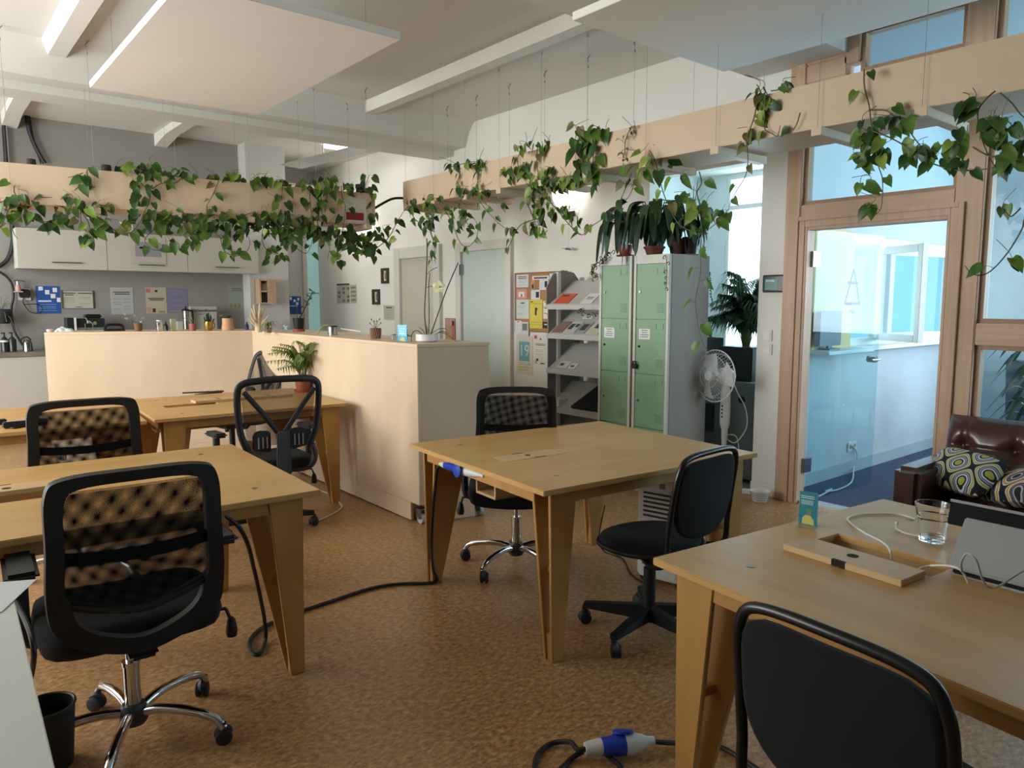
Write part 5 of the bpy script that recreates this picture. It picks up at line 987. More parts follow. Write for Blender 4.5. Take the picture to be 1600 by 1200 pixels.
p = at(180, .25); s = mp(p); solo('letter_tray', MB().box(-14*s, -.05, 0, 12*s, .05, 3*s, None, p).tube(smooth([p+V(a) for a in ((-14*s, 0, 0), (-12*s, 0, 9*s), (8*s, 0, 9*s), (11*s, 0, 2*s))], 4), 2.2*s), blk, 'black wire tray on the kitchen divider left of the terracotta pot', 'tray')
p = at(216, .07); s = mp(p); t = thing('terracotta_pot', 'terracotta pot inside a clear glass on the kitchen divider', 'plant pot', p); part(t, 'pot', MB().lathe([(0, 1*s), (5*s, 1*s), (6.5*s, 13*s), (0, 13*s)]), terra); part(t, 'glass_sleeve', MB().lathe([(0, 0), (5.5*s, 0), (8*s, 17*s), (7.6*s, 17*s), (5.2*s, .8*s), (0, .8*s)]), clear)
sp_ = MB(); 
for k in range(5): a = k*1.3; e = V((math.cos(a)*12*s-6*s, .02*math.sin(a), (20+3*(k % 3))*s)); sp_.tube(smooth([V((0, 0, 12*s)), V((e.x*.4, 0, e.z*.9)), e], 4), .0018); sp_.heart(e, e-V((0, 0, .1)), (0, -1, .2), 5*s)
part(t, 'sprouts', sp_, leafmat('pale_sprout', '#8f9a84', '#b5bda8'))
p = at(249, .1); s = mp(p); t = thing('glass_jar', 'small clear jar standing right of the potted sprouts', 'jar', p); part(t, 'body', MB().lathe([(0, 0), (5*s, 0), (5*s, 12*s), (4*s, 15*s), (0, 15*s)]), gl_); part(t, 'lid', MB().lathe([(0, 15*s), (4*s, 15*s), (4*s, 17*s), (0, 17*s)]), plain('#c9ccc6', .4))
p = at(259, .2); s = mp(p); solo('bottle', MB().lathe([(0, 0), (3.5*s, 0), (3.5*s, 8*s), (1.4*s, 11*s), (1.4*s, 14*s), (0, 14*s)], p), plain('#1f2018', .2), 'little dark bottle behind the clear jar', 'bottle')
p = at(271, .2); s = mp(p); solo('carton', MB().box(-4*s, -.03, 0, 4*s, .03, 18*s, None, p), plain('#a9ab86', .6), 'olive green drink carton on the kitchen divider', 'carton', bevel=.004)
p = at(281, .2); s = mp(p); solo('carton', MB().box(-5*s, -.03, 0, 4*s, .03, 14*s, None, p), plain('#b9bdb2', .6), 'pale grey carton next to the olive carton', 'carton', bevel=.003)
q_ = Y(291, 500, 9.3); s = mp(q_); t = thing('coffee_press', 'steel coffee press with black lid on the kitchen counter', 'coffee press', (q_.x, 9.3, .956)); zz = Y(291, 486, 9.3).z-.956; part(t, 'body', MB().lathe([(0, 0), (5*s, 0), (5*s, zz), (0, zz)]), plain('#8f8d86', .2, .9)); part(t, 'lid', MB().lathe([(6*s, zz), (6*s, zz+2*s), (1*s, zz+4*s), (1*s, zz+6*s), (3*s, zz+6.5*s), (0, zz+7*s)]), blk); part(t, 'handle', MB().tube(smooth([(5*s, 0, zz), (10*s, 0, zz-2*s), (9*s, 0, zz*.4), (5*s, 0, zz*.3)], 4), 1.2*s), blk)
p = at(301, .1); s = mp(p); t = thing('potted_aloe', 'pink-red pot with silvery trailing leaves on the kitchen divider', 'potted plant', p); part(t, 'pot', MB().lathe([(0, 0), (4.5*s, 0), (5.5*s, 11*s), (0, 11*s)]), plain('#a5565a', .5)); b = MB()
for k in range(9): a = k*.75; b.blade(smooth([V((0, 0, 11*s)), V((math.cos(a)*4*s-5*s, .02*math.sin(a), (17+k % 3*2)*s)), V((math.cos(a)*7*s-9*s, .03*math.sin(a), (13+k % 4*3)*s))], 4), [1.1*s]*6+[.8*s, .4*s, .1*s])
part(t, 'leaves', b, leafmat('silver_leaf', '#7f877a', '#b0b6a6'))
q_ = Y(319, 500, 9.4); s = mp(q_); z0 = .956; zt_ = Y(317, 479, 9.4).z-z0; t = thing('first_aid_box', 'grey first-aid sign board standing on the kitchen counter', 'sign', (q_.x, 9.4, z0)); part(t, 'board', MB().box(-21*s, -.05, 0, 18*s, .05, zt_), plain('#b3b1a5', .5), .006); text(t, 'Verbandkasten', 6.2*s, V((q_.x-1*s, 9.346, z0+zt_-6*s)), (1, 0, 0), (0, 0, 1), plain('#1d1d1f', .6)); part(t, 'printed_lines', MB().box(-13*s, -.052, zt_-13*s, -2*s, -.05, zt_-11.6*s).box(-9*s, -.052, zt_-11*s, 1*s, -.05, zt_-9.8*s), plain('#85837a', .6))
p = at(326, .1); s = mp(p); t = thing('potted_cactus', 'dark cactus in a golden mug on the kitchen divider', 'potted plant', p); gold = plain('#b08f4d', .25, .8, name='gold_glaze'); part(t, 'mug', MB().lathe([(0, 0), (5.5*s, 0), (6.5*s, 3*s), (6.5*s, 14*s), (5.8*s, 14*s), (5.8*s, 12*s), (0, 12*s)]), gold); part(t, 'mug_handle', MB().tube(smooth([(6*s, -.0, 12*s), (9.5*s, 0, 10*s), (9*s, 0, 5*s), (6*s, 0, 3*s)], 4), .8*s), gold); b = MB()
for k in range(14): a = k*2.4; r = (.5+k*.38)*s; b.cyl((math.cos(a)*r, math.sin(a)*r, 11*s), (math.cos(a)*r*1.5, math.sin(a)*r*1.5, (27-k*.7)*s), 1.3*s, .9*s, 8).ball((math.cos(a)*r*1.5, math.sin(a)*r*1.5, (27-k*.7)*s), .95*s, 8)
part(t, 'cactus', b, leafmat('cactus_green', '#1d2a17', '#3d4a2a', .6)) 
p = at(356, .1); s = mp(p); t = thing('potted_succulent', 'tan ceramic pot holding a broad-leaved succulent on the kitchen divider', 'potted plant', p); part(t, 'pot', MB().lathe([(0, 0), (8.5*s, 0), (9.5*s, 3*s), (8*s, 12*s), (8*s, 19*s), (7*s, 19*s), (7*s, 17*s), (0, 17*s)]), plain('#c69a72', .6, var=.1)); b = MB()
for k in range(7): a = k*.9+.2; b.blade(smooth([V((0, 0, 18*s)), V((math.cos(a)*9*s, math.sin(a)*6*s, 23*s)), V((math.cos(a)*17*s, math.sin(a)*9*s, (24 if k % 2 else 21)*s))], 3), [3*s, 3.6*s, 3.8*s, 3.6*s, 3*s, 1.8*s, .2*s])
part(t, 'leaves', b, leafmat('succulent_green', '#4f7a55', '#86ad86'))
p = at(386, .2); s = mp(p); solo('bottle', MB().lathe([(0, 0), (3*s, 0), (3*s, 7*s), (1.3*s, 9*s), (1.3*s, 12*s), (0, 12*s)], p), plain('#2f4f86', .25), 'little blue bottle beside the driftwood sculpture', 'bottle')
p = Z(404, 519, 1.2); p.z = 1.2005; s = mp(p); t = thing('branch_sculpture', 'cream hand-shaped branching sculpture on the divider corner', 'sculpture', p); b = MB()
for k, (dx, dz_, r) in enumerate(((-14, 28, 1.3), (-9, 37, 1.4), (-4, 42, 1.5), (2, 44, 1.5), (6, 38, 1.4), (11, 36, 1.3), (15, 26, 1.2), (-16, 22, 1))): b.tube(smooth([V((dx*.1*s, 0, 2*s)), V((dx*.25*s, .01*(k % 3-1), dz_*.45*s)), V((dx*.7*s, .02*(k % 3-1), dz_*.75*s)), V((dx*s, .03*(k % 3-1), dz_*s))], 4), [2.6*s]*4+[2*s]*4+[r*s]*4+[r*.7*s], 8)
b.lathe([(0, 0), (6*s, 0), (5*s, 6*s), (4*s, 14*s), (0, 15*s)]); part(t, 'body', b, plain('#cdb793', .7, var=.08))
p = Z(420, 520, 1.2); p.z = 1.2005; s = mp(p); t = thing('potted_succulent', 'small pot with trailing grey-green succulent beside the sculpture', 'potted plant', p); part(t, 'pot', MB().lathe([(0, 0), (4*s, 0), (5*s, 8*s), (0, 8*s)]), plain('#7f6a54', .7)); b = MB()
for k in range(12): a = k*1.1; r = (6+k % 4*3)*s; b.blade(smooth([V((0, 0, 8*s)), V((math.cos(a)*r*.6, math.sin(a)*r*.4-.01, (14+k % 3*2)*s)), V((math.cos(a)*r*1.3, math.sin(a)*r*.6-.04, (4-k % 5*2.6)*s+.02))], 4), [1.7*s]*5+[1.3*s, .9*s, .5*s, .1*s])
part(t, 'leaves', b, leafmat('grey_succulent', '#5f6b4a', '#8f9670'))
def near(px, py): q_ = Z(px, py, 1.2); return V((q_.x, q_.y, 1.2005))
p = at(448, .0); p = PLN(448, 514, (2.82, 0, 0), (1, 0, 0)); p.z = 1.2005; s = mp(p); t = thing('glass_jar', 'round glass jar of pale pebbles on the divider', 'jar', p); part(t, 'body', MB().lathe([(0, 0), (5.5*s, 0), (7.2*s, 4*s), (7.2*s, 9*s), (5*s, 13*s), (5.5*s, 14*s), (0, 14*s)]), clear); b = MB()
for k in range(16): a = k*2.4; b.ball((math.cos(a)*(k % 4)*1.5*s, math.sin(a)*(k % 4)*1.5*s, (1.6+k % 3*2)*s), 1.6*s, 8)
part(t, 'pebbles', b, plain('#c4c4bd', .6, var=.2), kind='stuff')
p = PLN(467, 516, (2.80, 0, 0), (1, 0, 0)); p.z = 1.2005; s = mp(p); t = thing('potted_plant', 'black plastic pot with one leaning stem on an orange saucer', 'potted plant', p); part(t, 'saucer', MB().lathe([(0, 0), (9*s, 0), (9.5*s, 4*s), (0, 4*s)]), plain('#a8502f', .6)); part(t, 'pot', MB().lathe([(0, 4*s), (7.2*s, 4*s), (9*s, 21*s), (8.3*s, 21*s), (8*s, 18*s), (0, 18*s)]), blk); b = MB(); e = -RT; b.tube(smooth([V((0, 0, 18*s)), RT*7*s+V((0, 0, 30*s)), RT*15*s+V((0, 0, 46*s)), RT*24*s+V((0, 0, 62*s))], 6), .9*s, 6)
for k in range(7): o_ = RT*(10+k*2.2)*s+V((0, 0, (36+k*4.4)*s)); b.blade([o_, o_+RT*(4 if k % 2 else -4)*s+V((0, 0, 2*s)), o_+RT*(6 if k % 2 else -6)*s+V((0, 0, 5*s))], [.4*s, 1.8*s, .1*s], FW)
part(t, 'stem', b, leafmat('dark_stem', '#18231a', '#2d3b28')); part(t, 'second_stem', MB().tube([V((-2*s, 0, 18*s)), V((-2*s, 0, 38*s))], .5*s, 6), plain('#3b3f33', .7))
p = near(520, 524); s = mp(p); t = thing('steel_cup', 'shiny steel cup with a drooping stem on the long divider', 'cup', p); part(t, 'cup', MB().lathe([(0, 0), (7.2*s, 0), (7.6*s, 14*s), (7*s, 14*s), (7*s, 12*s), (0, 12*s)]), plain('#b9bbbb', .15, 1.)); part(t, 'rim', MB().tube([(math.cos(2*PI*i/24)*7.6*s, math.sin(2*PI*i/24)*7.6*s, 14*s) for i in range(24)], .9*s, 6, True), plain('#2a2a2a', .4)); part(t, 'stem', MB().tube(smooth([V((0, 0, 13*s)), -RT*10*s+V((0, 0, 16*s)), -RT*18*s+V((0, 0, 12*s)), -RT*24*s+V((0, 0, 1*s))], 5), 1.0*s, 6), leafmat('yellow_stem', '#8f8f4a', '#b9b56a'))
solo('white_rod', MB().tube([near(533, 517)+V((0, 0, .02)), near(578, 523)+V((0, .15, .02))], .006), wht, 'thin white rod lying on the divider right of the steel cup', 'rod')
p = near(587, 529); s = mp(p); t = thing('woven_pot', 'brown woven basket pot with wispy plant on the long divider', 'potted plant', p); part(t, 'basket', MB().lathe([(0, 0), (7.5*s, 0), (8.6*s, 16*s), (7.8*s, 16*s), (7.5*s, 13*s), (0, 13*s)]), plain('#5c2f22', .7)); b = MB()
for i in range(18):
    a = 2*PI*i/18; r0, r1 = 7.7*s, 8.8*s; b.tube([(math.cos(a)*r0, math.sin(a)*r0, .5*s), (math.cos(a+.25)*(r0+r1)/2*1.02, math.sin(a+.25)*(r0+r1)/2*1.02, 8*s), (math.cos(a)*r1, math.sin(a)*r1, 15.5*s)], .55*s, 5)
part(t, 'weave', b, plain('#b08f70', .7), kind='stuff'); b = MB()
for k in range(6): a = k*1.05; e = V((math.cos(a)*9*s, math.sin(a)*5*s, (23+k % 3*3)*s)); b.tube(smooth([V((0, 0, 13*s)), V((e.x*.5, e.y*.5, e.z*.85)), e], 4), .35*s, 5); b.heart(e, e, (0, -1, .3), 3*s)
part(t, 'shoots', b, leafmat('wispy_green', '#4c5a3d', '#7d8a62'))
p = near(615, 532); s = mp(p); t = thing('small_jar', 'tiny clear jar next to the blue sign on the divider', 'jar', p); part(t, 'body', MB().lathe([(0, 0), (4.5*s, 0), (4.5*s, 7*s), (3.4*s, 8*s), (0, 8*s)]), clear); part(t, 'cap', MB().lathe([(0, 8*s), (3.6*s, 8*s), (3.6*s, 10*s), (0, 10*s)]), plain('#7d7f7c', .4, .6))
p = near(629, 534); s = mp(p); t = thing('sign_stand', 'light blue card in a clear stand on the long divider', 'sign', p, rd(8)); w2 = .05; part(t, 'holder', MB().box(-.025, -w2, 0, .025, w2, .003).box(-.003, -w2, 0, -.002, w2, 27*s), glass('acrylic_b', (.93, .97, .97), .8)); cd = part(t, 'card', MB().box(-.001, -w2+.002, .004, .002, w2-.002, 26*s), plain('#3fb0dc', .4)); part(cd, 'lettering', MB().box(-.0016, -.03, 20*s, -.001, .03, 21*s).box(-.0016, -.02, 16*s, -.001, .03, 16.8*s).box(-.0016, -.02, 12*s, -.001, .03, 14*s), plain('#bfe4f0', .5)); part(cd, 'yellow_figure', MB().prism([(-.025, .005), (.025, .005), (.02, .03), (-.02, .03)], .0008, (-.0012, 0, 0), (0, 1, 0)), plain('#d8cf6a', .5))
# --- kitchen: left corner
p = Y(68, 530, 9.3)
for k, (px, lb, cl) in enumerate(((8, 'black pump bottle with white label by the sink', '#15171a'), (20, 'black pump bottle right of the labelled one by the sink', '#1d2228'))):
    q_ = Y(px, 545, 9.25); s = mp(q_); t = thing('soap_bottle', lb, 'soap bottle', (q_.x, 9.25, .956), group='black pump bottles'); part(t, 'body', MB().lathe([(0, 0), (5.5*s, 0), (5.5*s, 18*s), (2*s, 23*s), (0, 23*s)]), plain(cl, .25)); part(t, 'pump', MB().lathe([(1.2*s, 23*s), (1.2*s, 29*s), (0, 29*s)]).box(-4*s, -.005, 28*s, 1.5*s, .005, 30*s), blk)
    if k == 0: part(t, 'label_band', MB().lathe([(5.6*s, 15*s), (5.6*s, 18*s)]), plain('#cfd0cd', .5))
q_ = Y(44, 540, 9.2); s = mp(q_); t = thing('kettle', 'steel kettle at the edge of the kitchen sink', 'kettle', (q_.x, 9.25, .956)); part(t, 'body', MB().lathe([(0, 0), (7*s, 0), (6.5*s, 12*s), (4*s, 17*s), (0, 18*s)]), plain('#77736c', .15, .9)); part(t, 'handle', MB().tube(smooth([(-6*s, 0, 10*s), (-8*s, 0, 18*s), (0, 0, 22*s), (5*s, 0, 17*s)], 5), 1*s), blk)
for px, pts, r, lb in ((10, ((10, 146), (6, 160), (7, 200), (10, 250), (12, 330)), .025, 'thick black pipe at the far left of the kitchen wall'), (50, ((38, 149), (40, 170), (46, 205), (58, 235), (70, 255)), .022, 'black pipe curving down the kitchen wall'), (45, ((42, 149), (46, 180), (54, 225), (64, 256)), .007, 'thin black cable beside the curved kitchen pipe'), (15, ((16, 330), (19, 355), (20, 380), (12, 405), (-4, 418)), .022, 'black hose looping down left of the wall cabinets'), (10, ((-4, 423), (10, 432), (19, 445), (21, 465), (18, 480), (19, 500), (24, 520), (36, 540)), .012, 'thin black cable hanging down to the kettle')):
    solo('pipe' if 'pipe' in lb else 'cable', MB().tube(smooth([Y(x, y, 9.55) for x, y in pts], 6), r), cord, lb, 'pipe' if 'pipe' in lb else 'cable')
q_ = Y(4, 485, 9.3); s = mp(q_); t = thing('wall_planter', 'dark rounded pot with dry twigs hanging at the left kitchen wall', 'potted plant', (q_.x, 9.42, q_.z-.1)); part(t, 'pot', MB().lathe([(0, -6*s), (10*s, -6*s), (14*s, 4*s), (14*s, 16*s), (12*s, 17*s), (0, 15*s)]), plain('#23272a', .4)); part(t, 'bracket', MB().box(-.02, .1, 0, .02, .17, .05), blk); b = MB()
for k in range(26): a = random.uniform(0, 2*PI); e = V((math.cos(a)*random.uniform(6, 30)*s, random.uniform(-.1, .05), random.uniform(14, 38)*s if k % 2 else random.uniform(-22, 4)*s)); b.tube(smooth([V((0, 0, 14*s)), V((e.x*.6, e.y, e.z*.5+13*s)), e], 4), .35*s, 4); b.ball(e, .8*s, 6)
part(t, 'twigs', b, plain('#6d6a52', .8, var=.3))
q_ = Y(33, 457, 9.55); s = mp(q_); t = thing('router', 'small black box on a white plate on the kitchen wall', 'electrical box', (q_.x, 9.55, q_.z)); part(t, 'plate', MB().box(-4*s, .02, -12*s, 13*s, .04, 6*s), plain('#c9c8c2', .5), .003); part(t, 'case', MB().box(-3*s, -.03, -8*s, 12*s, .02, 5*s), blk, .01); part(t, 'wire', MB().tube(smooth([(3*s, 0, -8*s), (2*s, 0, -16*s), (10*s, 0, -30*s), (22*s, 0, -32*s), (27*s, 0, -25*s), (20*s, 0, -18*s), (2*s, 0, -19*s)], 5), .7*s), cord)
q_ = Y(28, 445, 9.5); s = mp(q_); t = thing('spray_bottle', 'pink and silver pump bottle above the black wall box', 'bottle', (q_.x, 9.5, q_.z-.04)); part(t, 'body', MB().lathe([(0, -4*s), (4*s, -4*s), (4*s, 2*s), (2.6*s, 6*s), (0, 6*s)]), plain('#b98f86', .4)); part(t, 'pump', MB().lathe([(2.6*s, 6*s), (2.6*s, 11*s), (0, 11*s)]), steel); part(t, 'nozzle', MB().tube([(-5*s, 0, 12*s), (0, 0, 13*s), (10*s, 0, 11*s)], 1*s), plain('#55555a', .4)); part(t, 'wall_shelf', MB().box(-6*s, -.02, -5.5*s, 6*s, .09, -4.2*s), plain('#b9b8b2', .5))
q_ = Y(195, 362, 9.4); s = mp(q_); t = thing('jug', 'white enamel jug on top of the kitchen wall cabinets', 'jug', (q_.x, 9.42, 2.2435)); part(t, 'body', MB().lathe([(0, 0), (4.5*s, 0), (4.5*s, 3*s), (3.8*s, 17*s), (4.2*s, 18*s), (3.6*s, 18*s), (0, 2*s)]), plain('#e3e2dd', .3)); part(t, 'handle', MB().tube(smooth([(4*s, 0, 15*s), (11*s, 0, 15*s), (11*s, 0, 7*s), (4*s, 0, 3*s)], 5), .8*s), plain('#e3e2dd', .3)); part(t, 'spout', MB().prism([(-3*s, 15*s), (-6.5*s, 18.5*s), (-3*s, 18*s)], 3*s, (0, 1.5*s, 0)), plain('#e3e2dd', .3))
# --- shelf box on the column and small wooden unit
f0 = Y(401, 475, 9.3); f1 = Y(425, 437, 9.3); t = thing('wall_shelf', 'small open wooden box shelf on the kitchen column', 'shelf', (f0.x, 9.3, f0.z)); W_, H_ = f1.x-f0.x, f1.z-f0.z
for q4 in ((0, 0, W_, .02), (0, H_-.02, W_, H_), (0, .02, .02, H_-.02), (W_-.1, .02, W_-.0, H_-.02), (.02, H_*.48, W_-.1, H_*.48+.02)): part(t, 'board', MB().box(q4[0], -.12, q4[1], q4[2], .045, q4[3]), pineh, .001)
part(t, 'back_board', MB().box(0, .03, 0, W_, .048, H_), pineh)
def inshelf(lb, cat, x, z, w, h, c): solo(cat.replace(' ', '_'), MB().box(f0.x+x, 9.22, f0.z+z, f0.x+x+w, 9.28, f0.z+z+h), plain(c, .6), lb, cat, bevel=.002)
inshelf('black box in the lower bay of the column shelf', 'box', .035, .0205, .08, .11, '#232325'); inshelf('pale card in the lower bay of the column shelf', 'card', .125, .0205, .05, .10, '#b9a9a0'); inshelf('glass jar like tin in the upper bay of the column shelf', 'tin', .04, H_*.48+.0205, .12, .09, '#8f8f78')
# ================= plants =================
pl = [leafmat('pothos_leaf_a', '#1f3a17', '#3f6428', .38), leafmat('pothos_leaf_b', '#35591f', '#6b8a36', .38), leafmat('pothos_leaf_c', '#5d7a2c', '#93a648', .4), leafmat('pothos_leaf_bronze', '#4a4a26', '#7c7a48', .5)]
stemm = plain('#54512d', .6, var=.2, name='vine_stem')
rng = random.Random(11); DENS = .62
def pothos(label, plane, stems, clumps=(), size=.085, mix=(6, 3, .7, .6), depth=.05, step=.075, nm='trailing_pothos'):
    # plane: pixel -> point on the hanging plane of the vine; stems: traced runners; clumps: (x, y, rx, ry, count) thick tangles
    S = []; first = plane(*stems[0][0]); t = thing(nm, label, 'trailing plant', first, group='trailing pothos vines in the hanging planters')
    sm_ = MB(); L4 = [MB() for _ in pl]; nrm0 = plane.n
    def leaf(p, d, L_):
        n_ = (-nrm0*1.0+V((rng.uniform(-.5, .5), rng.uniform(-.5, .5), rng.uniform(-.1, .8)))).normalized()
        mbx = rng.choices(L4, mix)[0]; mbx.heart(p, d, n_, L_)
    for st in stems:
        off_ = rng.uniform(0, depth); pts = []
        for k, q in enumerate(st):
            dd = off_*(min(1, k/2)); pts.append(plane(q[0], q[1])+plane.back*(dd+rng.uniform(-.012, .012)))
        sp = smooth(pts, 6); sm_.tube(sp, [.0042-.002*i/len(sp) for i in range(len(sp))], 5)
        acc = rng.uniform(.2, .8)*step; side = rng.choice((-1, 1)); sd0 = plane.u
        for a, b in zip(sp, sp[1:]):
            seg = (b-a).length; acc += seg
            while acc > step:
                acc -= step*rng.uniform(.75, 1.3); side = -side; dr = (b-a).normalized()
                pet = (sd0*side*rng.uniform(.4, 1)-nrm0*rng.uniform(-.2, .7)+V((0, 0, rng.uniform(-.2, .7)))).normalized()*rng.uniform(.025, .06)
                tip = a+pet; sm_.tube([a, a+pet*.5+V((0, 0, .006)), tip], .0014, 4)
                leaf(tip, (pet.normalized()*.7+V((0, 0, -rng.uniform(.5, 1.3)))+dr*.2), size*rng.uniform(.6, 1.15))
    for (x, y, rx, ry, cnt) in clumps:
        for i in range(max(2, round(cnt*DENS))):
            a = rng.uniform(0, 2*PI); r = rng.random()**.6; p = plane(x+rx*r*math.cos(a), y+ry*r*math.sin(a))+plane.back*rng.uniform(-.05, .22)
            d = V((rng.uniform(-.6, .6), rng.uniform(-.6, .6), -rng.uniform(.2, 1.2))); leaf(p, d, size*rng.uniform(.65, 1.15))
            if i % 2: sm_.tube(smooth([p, p-d.normalized()*.03+V((0, 0, .01)), p+V((rng.uniform(-.09, .09), rng.uniform(-.09, .09), rng.uniform(.02, .09)))], 3), .0016, 4)
    part(t, 'stems', sm_, stemm, world=True)
    for k, m in enumerate(L4):
        if m.v: part(t, 'leaves', m, pl[k], world=True, kind='stuff')
    return t
def mkplane(f, n, u, back):
    def g(x, y): return f(x, y)
    g.n = V(n); g.u = V(u); g.back = V(back); return g
PR = mkplane(lambda x, y: X(x, y, RX-.03), (1, 0, 0), (0, -1, 0), (.16, 0, 0))
PRb = mkplane(lambda x, y: X(x, y, RX-.05), (1, 0, 0), (0, -1, 0), (1, 0, 0))
lq0 = lo-lnb*.035
PLf = mkplane(lambda x, y: PLN(x, y, tuple(lq0), tuple(lnb)), lnb, lu, lnb)
sz = .09
pothos('pothos at the far left of the kitchen planter, trailing past the picture edge', PLf, [[(22, 300), (33, 320), (40, 332), (52, 341)], [(22, 304), (10, 312), (-8, 320), (-20, 335)], [(22, 306), (12, 330), (2, 352), (-8, 358)], [(40, 332), (20, 350), (22, 365), (28, 372)], [(46, 338), (60, 346), (85, 345), (100, 337), (112, 322)], [(22, 300), (22, 292), (25, 286)]], [(30, 320, 32, 22, 24), (12, 312, 18, 14, 8)], sz)
pothos('pothos draped in loops below the second bracket of the kitchen planter', PLf, [[(136, 265), (136, 285), (122, 292), (107, 304), (85, 307), (63, 308)], [(130, 270), (117, 275), (106, 277)], [(140, 285), (146, 292), (150, 290)], [(124, 319), (110, 333), (101, 341), (82, 358), (63, 357)], [(126, 320), (127, 349), (138, 365), (146, 371), (158, 358), (166, 338), (160, 322), (149, 319)], [(127, 330), (138, 347), (141, 360), (147, 374), (146, 384)], [(168, 350), (187, 364), (205, 363), (219, 347)]], [(130, 318, 22, 8, 10), (98, 315, 22, 16, 12), (160, 330, 14, 22, 14), (140, 375, 12, 10, 7), (80, 352, 10, 8, 5), (136, 276, 10, 12, 7)], sz)
pothos('bushy pothos climbing over the rim left of centre on the kitchen planter', PLf, [[(220, 262), (220, 285), (234, 297), (234, 314), (226, 331), (219, 347), (206, 362), (190, 364)], [(238, 295), (253, 286), (275, 285), (288, 274), (300, 276)], [(232, 334), (243, 353), (228, 372), (232, 384), (248, 391), (291, 387)], [(236, 258), (233, 250), (231, 246)], [(222, 268), (208, 262), (195, 260)], [(250, 270), (265, 272), (280, 268)]], [(232, 270, 22, 18, 30), (215, 300, 14, 22, 14), (235, 305, 12, 16, 10), (205, 328, 9, 18, 9), (250, 335, 22, 16, 22), (195, 262, 12, 8, 8), (268, 271, 14, 8, 10)], sz)
pothos('thick tangle of pothos hanging under the middle of the kitchen planter', PLf, [[(342, 282), (335, 301), (323, 322), (310, 333), (300, 341)], [(323, 322), (326, 350), (346, 371), (360, 376), (372, 370)], [(345, 372), (351, 391), (368, 400), (386, 393), (391, 377), (384, 362)], [(260, 345), (285, 348), (310, 352), (335, 345)], [(300, 341), (290, 365), (300, 380), (291, 387)], [(345, 330), (365, 340), (385, 335), (400, 330)]], [(275, 340, 26, 16, 26), (310, 350, 24, 20, 26), (355, 345, 28, 24, 34), (385, 345, 20, 20, 26), (270, 375, 10, 16, 7), (300, 376, 18, 10, 8), (360, 400, 10, 10, 4), (300, 272, 12, 6, 5), (345, 272, 16, 6, 10), (375, 275, 18, 7, 12)], sz, (6, 3, 1, 1))
pothos('pothos with a row of bronze leaves right of centre on the kitchen planter', PLf, [[(442, 280), (442, 300), (442, 318), (446, 334), (450, 350)], [(420, 340), (440, 355), (465, 372), (480, 370)], [(415, 345), (410, 370), (418, 390), (440, 402), (425, 412)], [(450, 360), (462, 385), (480, 395), (490, 372)], [(405, 335), (430, 338), (460, 335)]], [(425, 345, 26, 16, 30), (455, 345, 24, 16, 28), (445, 375, 26, 16, 20), (398, 283, 14, 5, 10), (424, 277, 14, 6, 12), (450, 283, 16, 5, 8), (433, 305, 6, 20, 6), (432, 400, 16, 10, 6)], sz)
pothos('dense cascading pothos bunch near the right end of the kitchen planter', PLf, [[(485, 282), (484, 310), (488, 335), (480, 352)], [(500, 285), (502, 312), (505, 335)], [(495, 340), (500, 365), (515, 385), (512, 405)], [(520, 290), (512, 305), (510, 330)]], [(487, 290, 16, 12, 22), (500, 315, 14, 26, 26), (490, 345, 20, 14, 22), (510, 365, 26, 18, 34), (475, 312, 10, 10, 5), (535, 395, 14, 20, 14), (520, 278, 12, 8, 9)], sz, (5, 4, 2, 1))
pothos('pothos at the right tip of the kitchen planter reaching toward the other planter', PLf, [[(534, 290), (536, 310), (540, 322), (538, 350), (536, 370), (558, 393), (575, 394)], [(566, 292), (575, 299), (582, 312), (583, 331), (588, 354), (590, 365)], [(586, 390), (607, 372), (620, 352), (632, 331), (640, 322)], [(545, 375), (560, 385), (580, 380), (598, 372)], [(570, 290), (576, 280), (579, 272)]], [(548, 365, 22, 16, 26), (570, 385, 26, 14, 30), (545, 290, 10, 10, 8), (586, 325, 10, 12, 5), (590, 360, 12, 12, 10), (583, 296, 8, 10, 6), (578, 276, 6, 8, 3), (590, 392, 10, 12, 8), (612, 374, 9, 9, 4)], sz)
sz = .086
pothos('pothos at the far end of the long right-hand planter with strands to the orchid', PR, [[(761, 251), (750, 262), (745, 285), (743, 300), (755, 324), (785, 354), (807, 358)], [(719, 267), (717, 277), (712, 288), (716, 300)], [(680, 309), (692, 325), (704, 345), (716, 375), (728, 386), (743, 372), (745, 351), (734, 334)], [(670, 322), (671, 354), (677, 378), (678, 395), (680, 411)], [(639, 324), (650, 345), (668, 345), (686, 336)], [(668, 330), (672, 360), (680, 390), (677, 400)], [(700, 262), (715, 258), (730, 254), (745, 252)]], [(640, 320, 8, 10, 6), (668, 315, 12, 10, 8), (668, 345, 16, 10, 12), (715, 325, 16, 14, 20), (727, 345, 10, 24, 12), (745, 255, 14, 6, 8), (705, 260, 16, 5, 7), (726, 295, 18, 12, 10), (755, 300, 10, 10, 6)], sz)
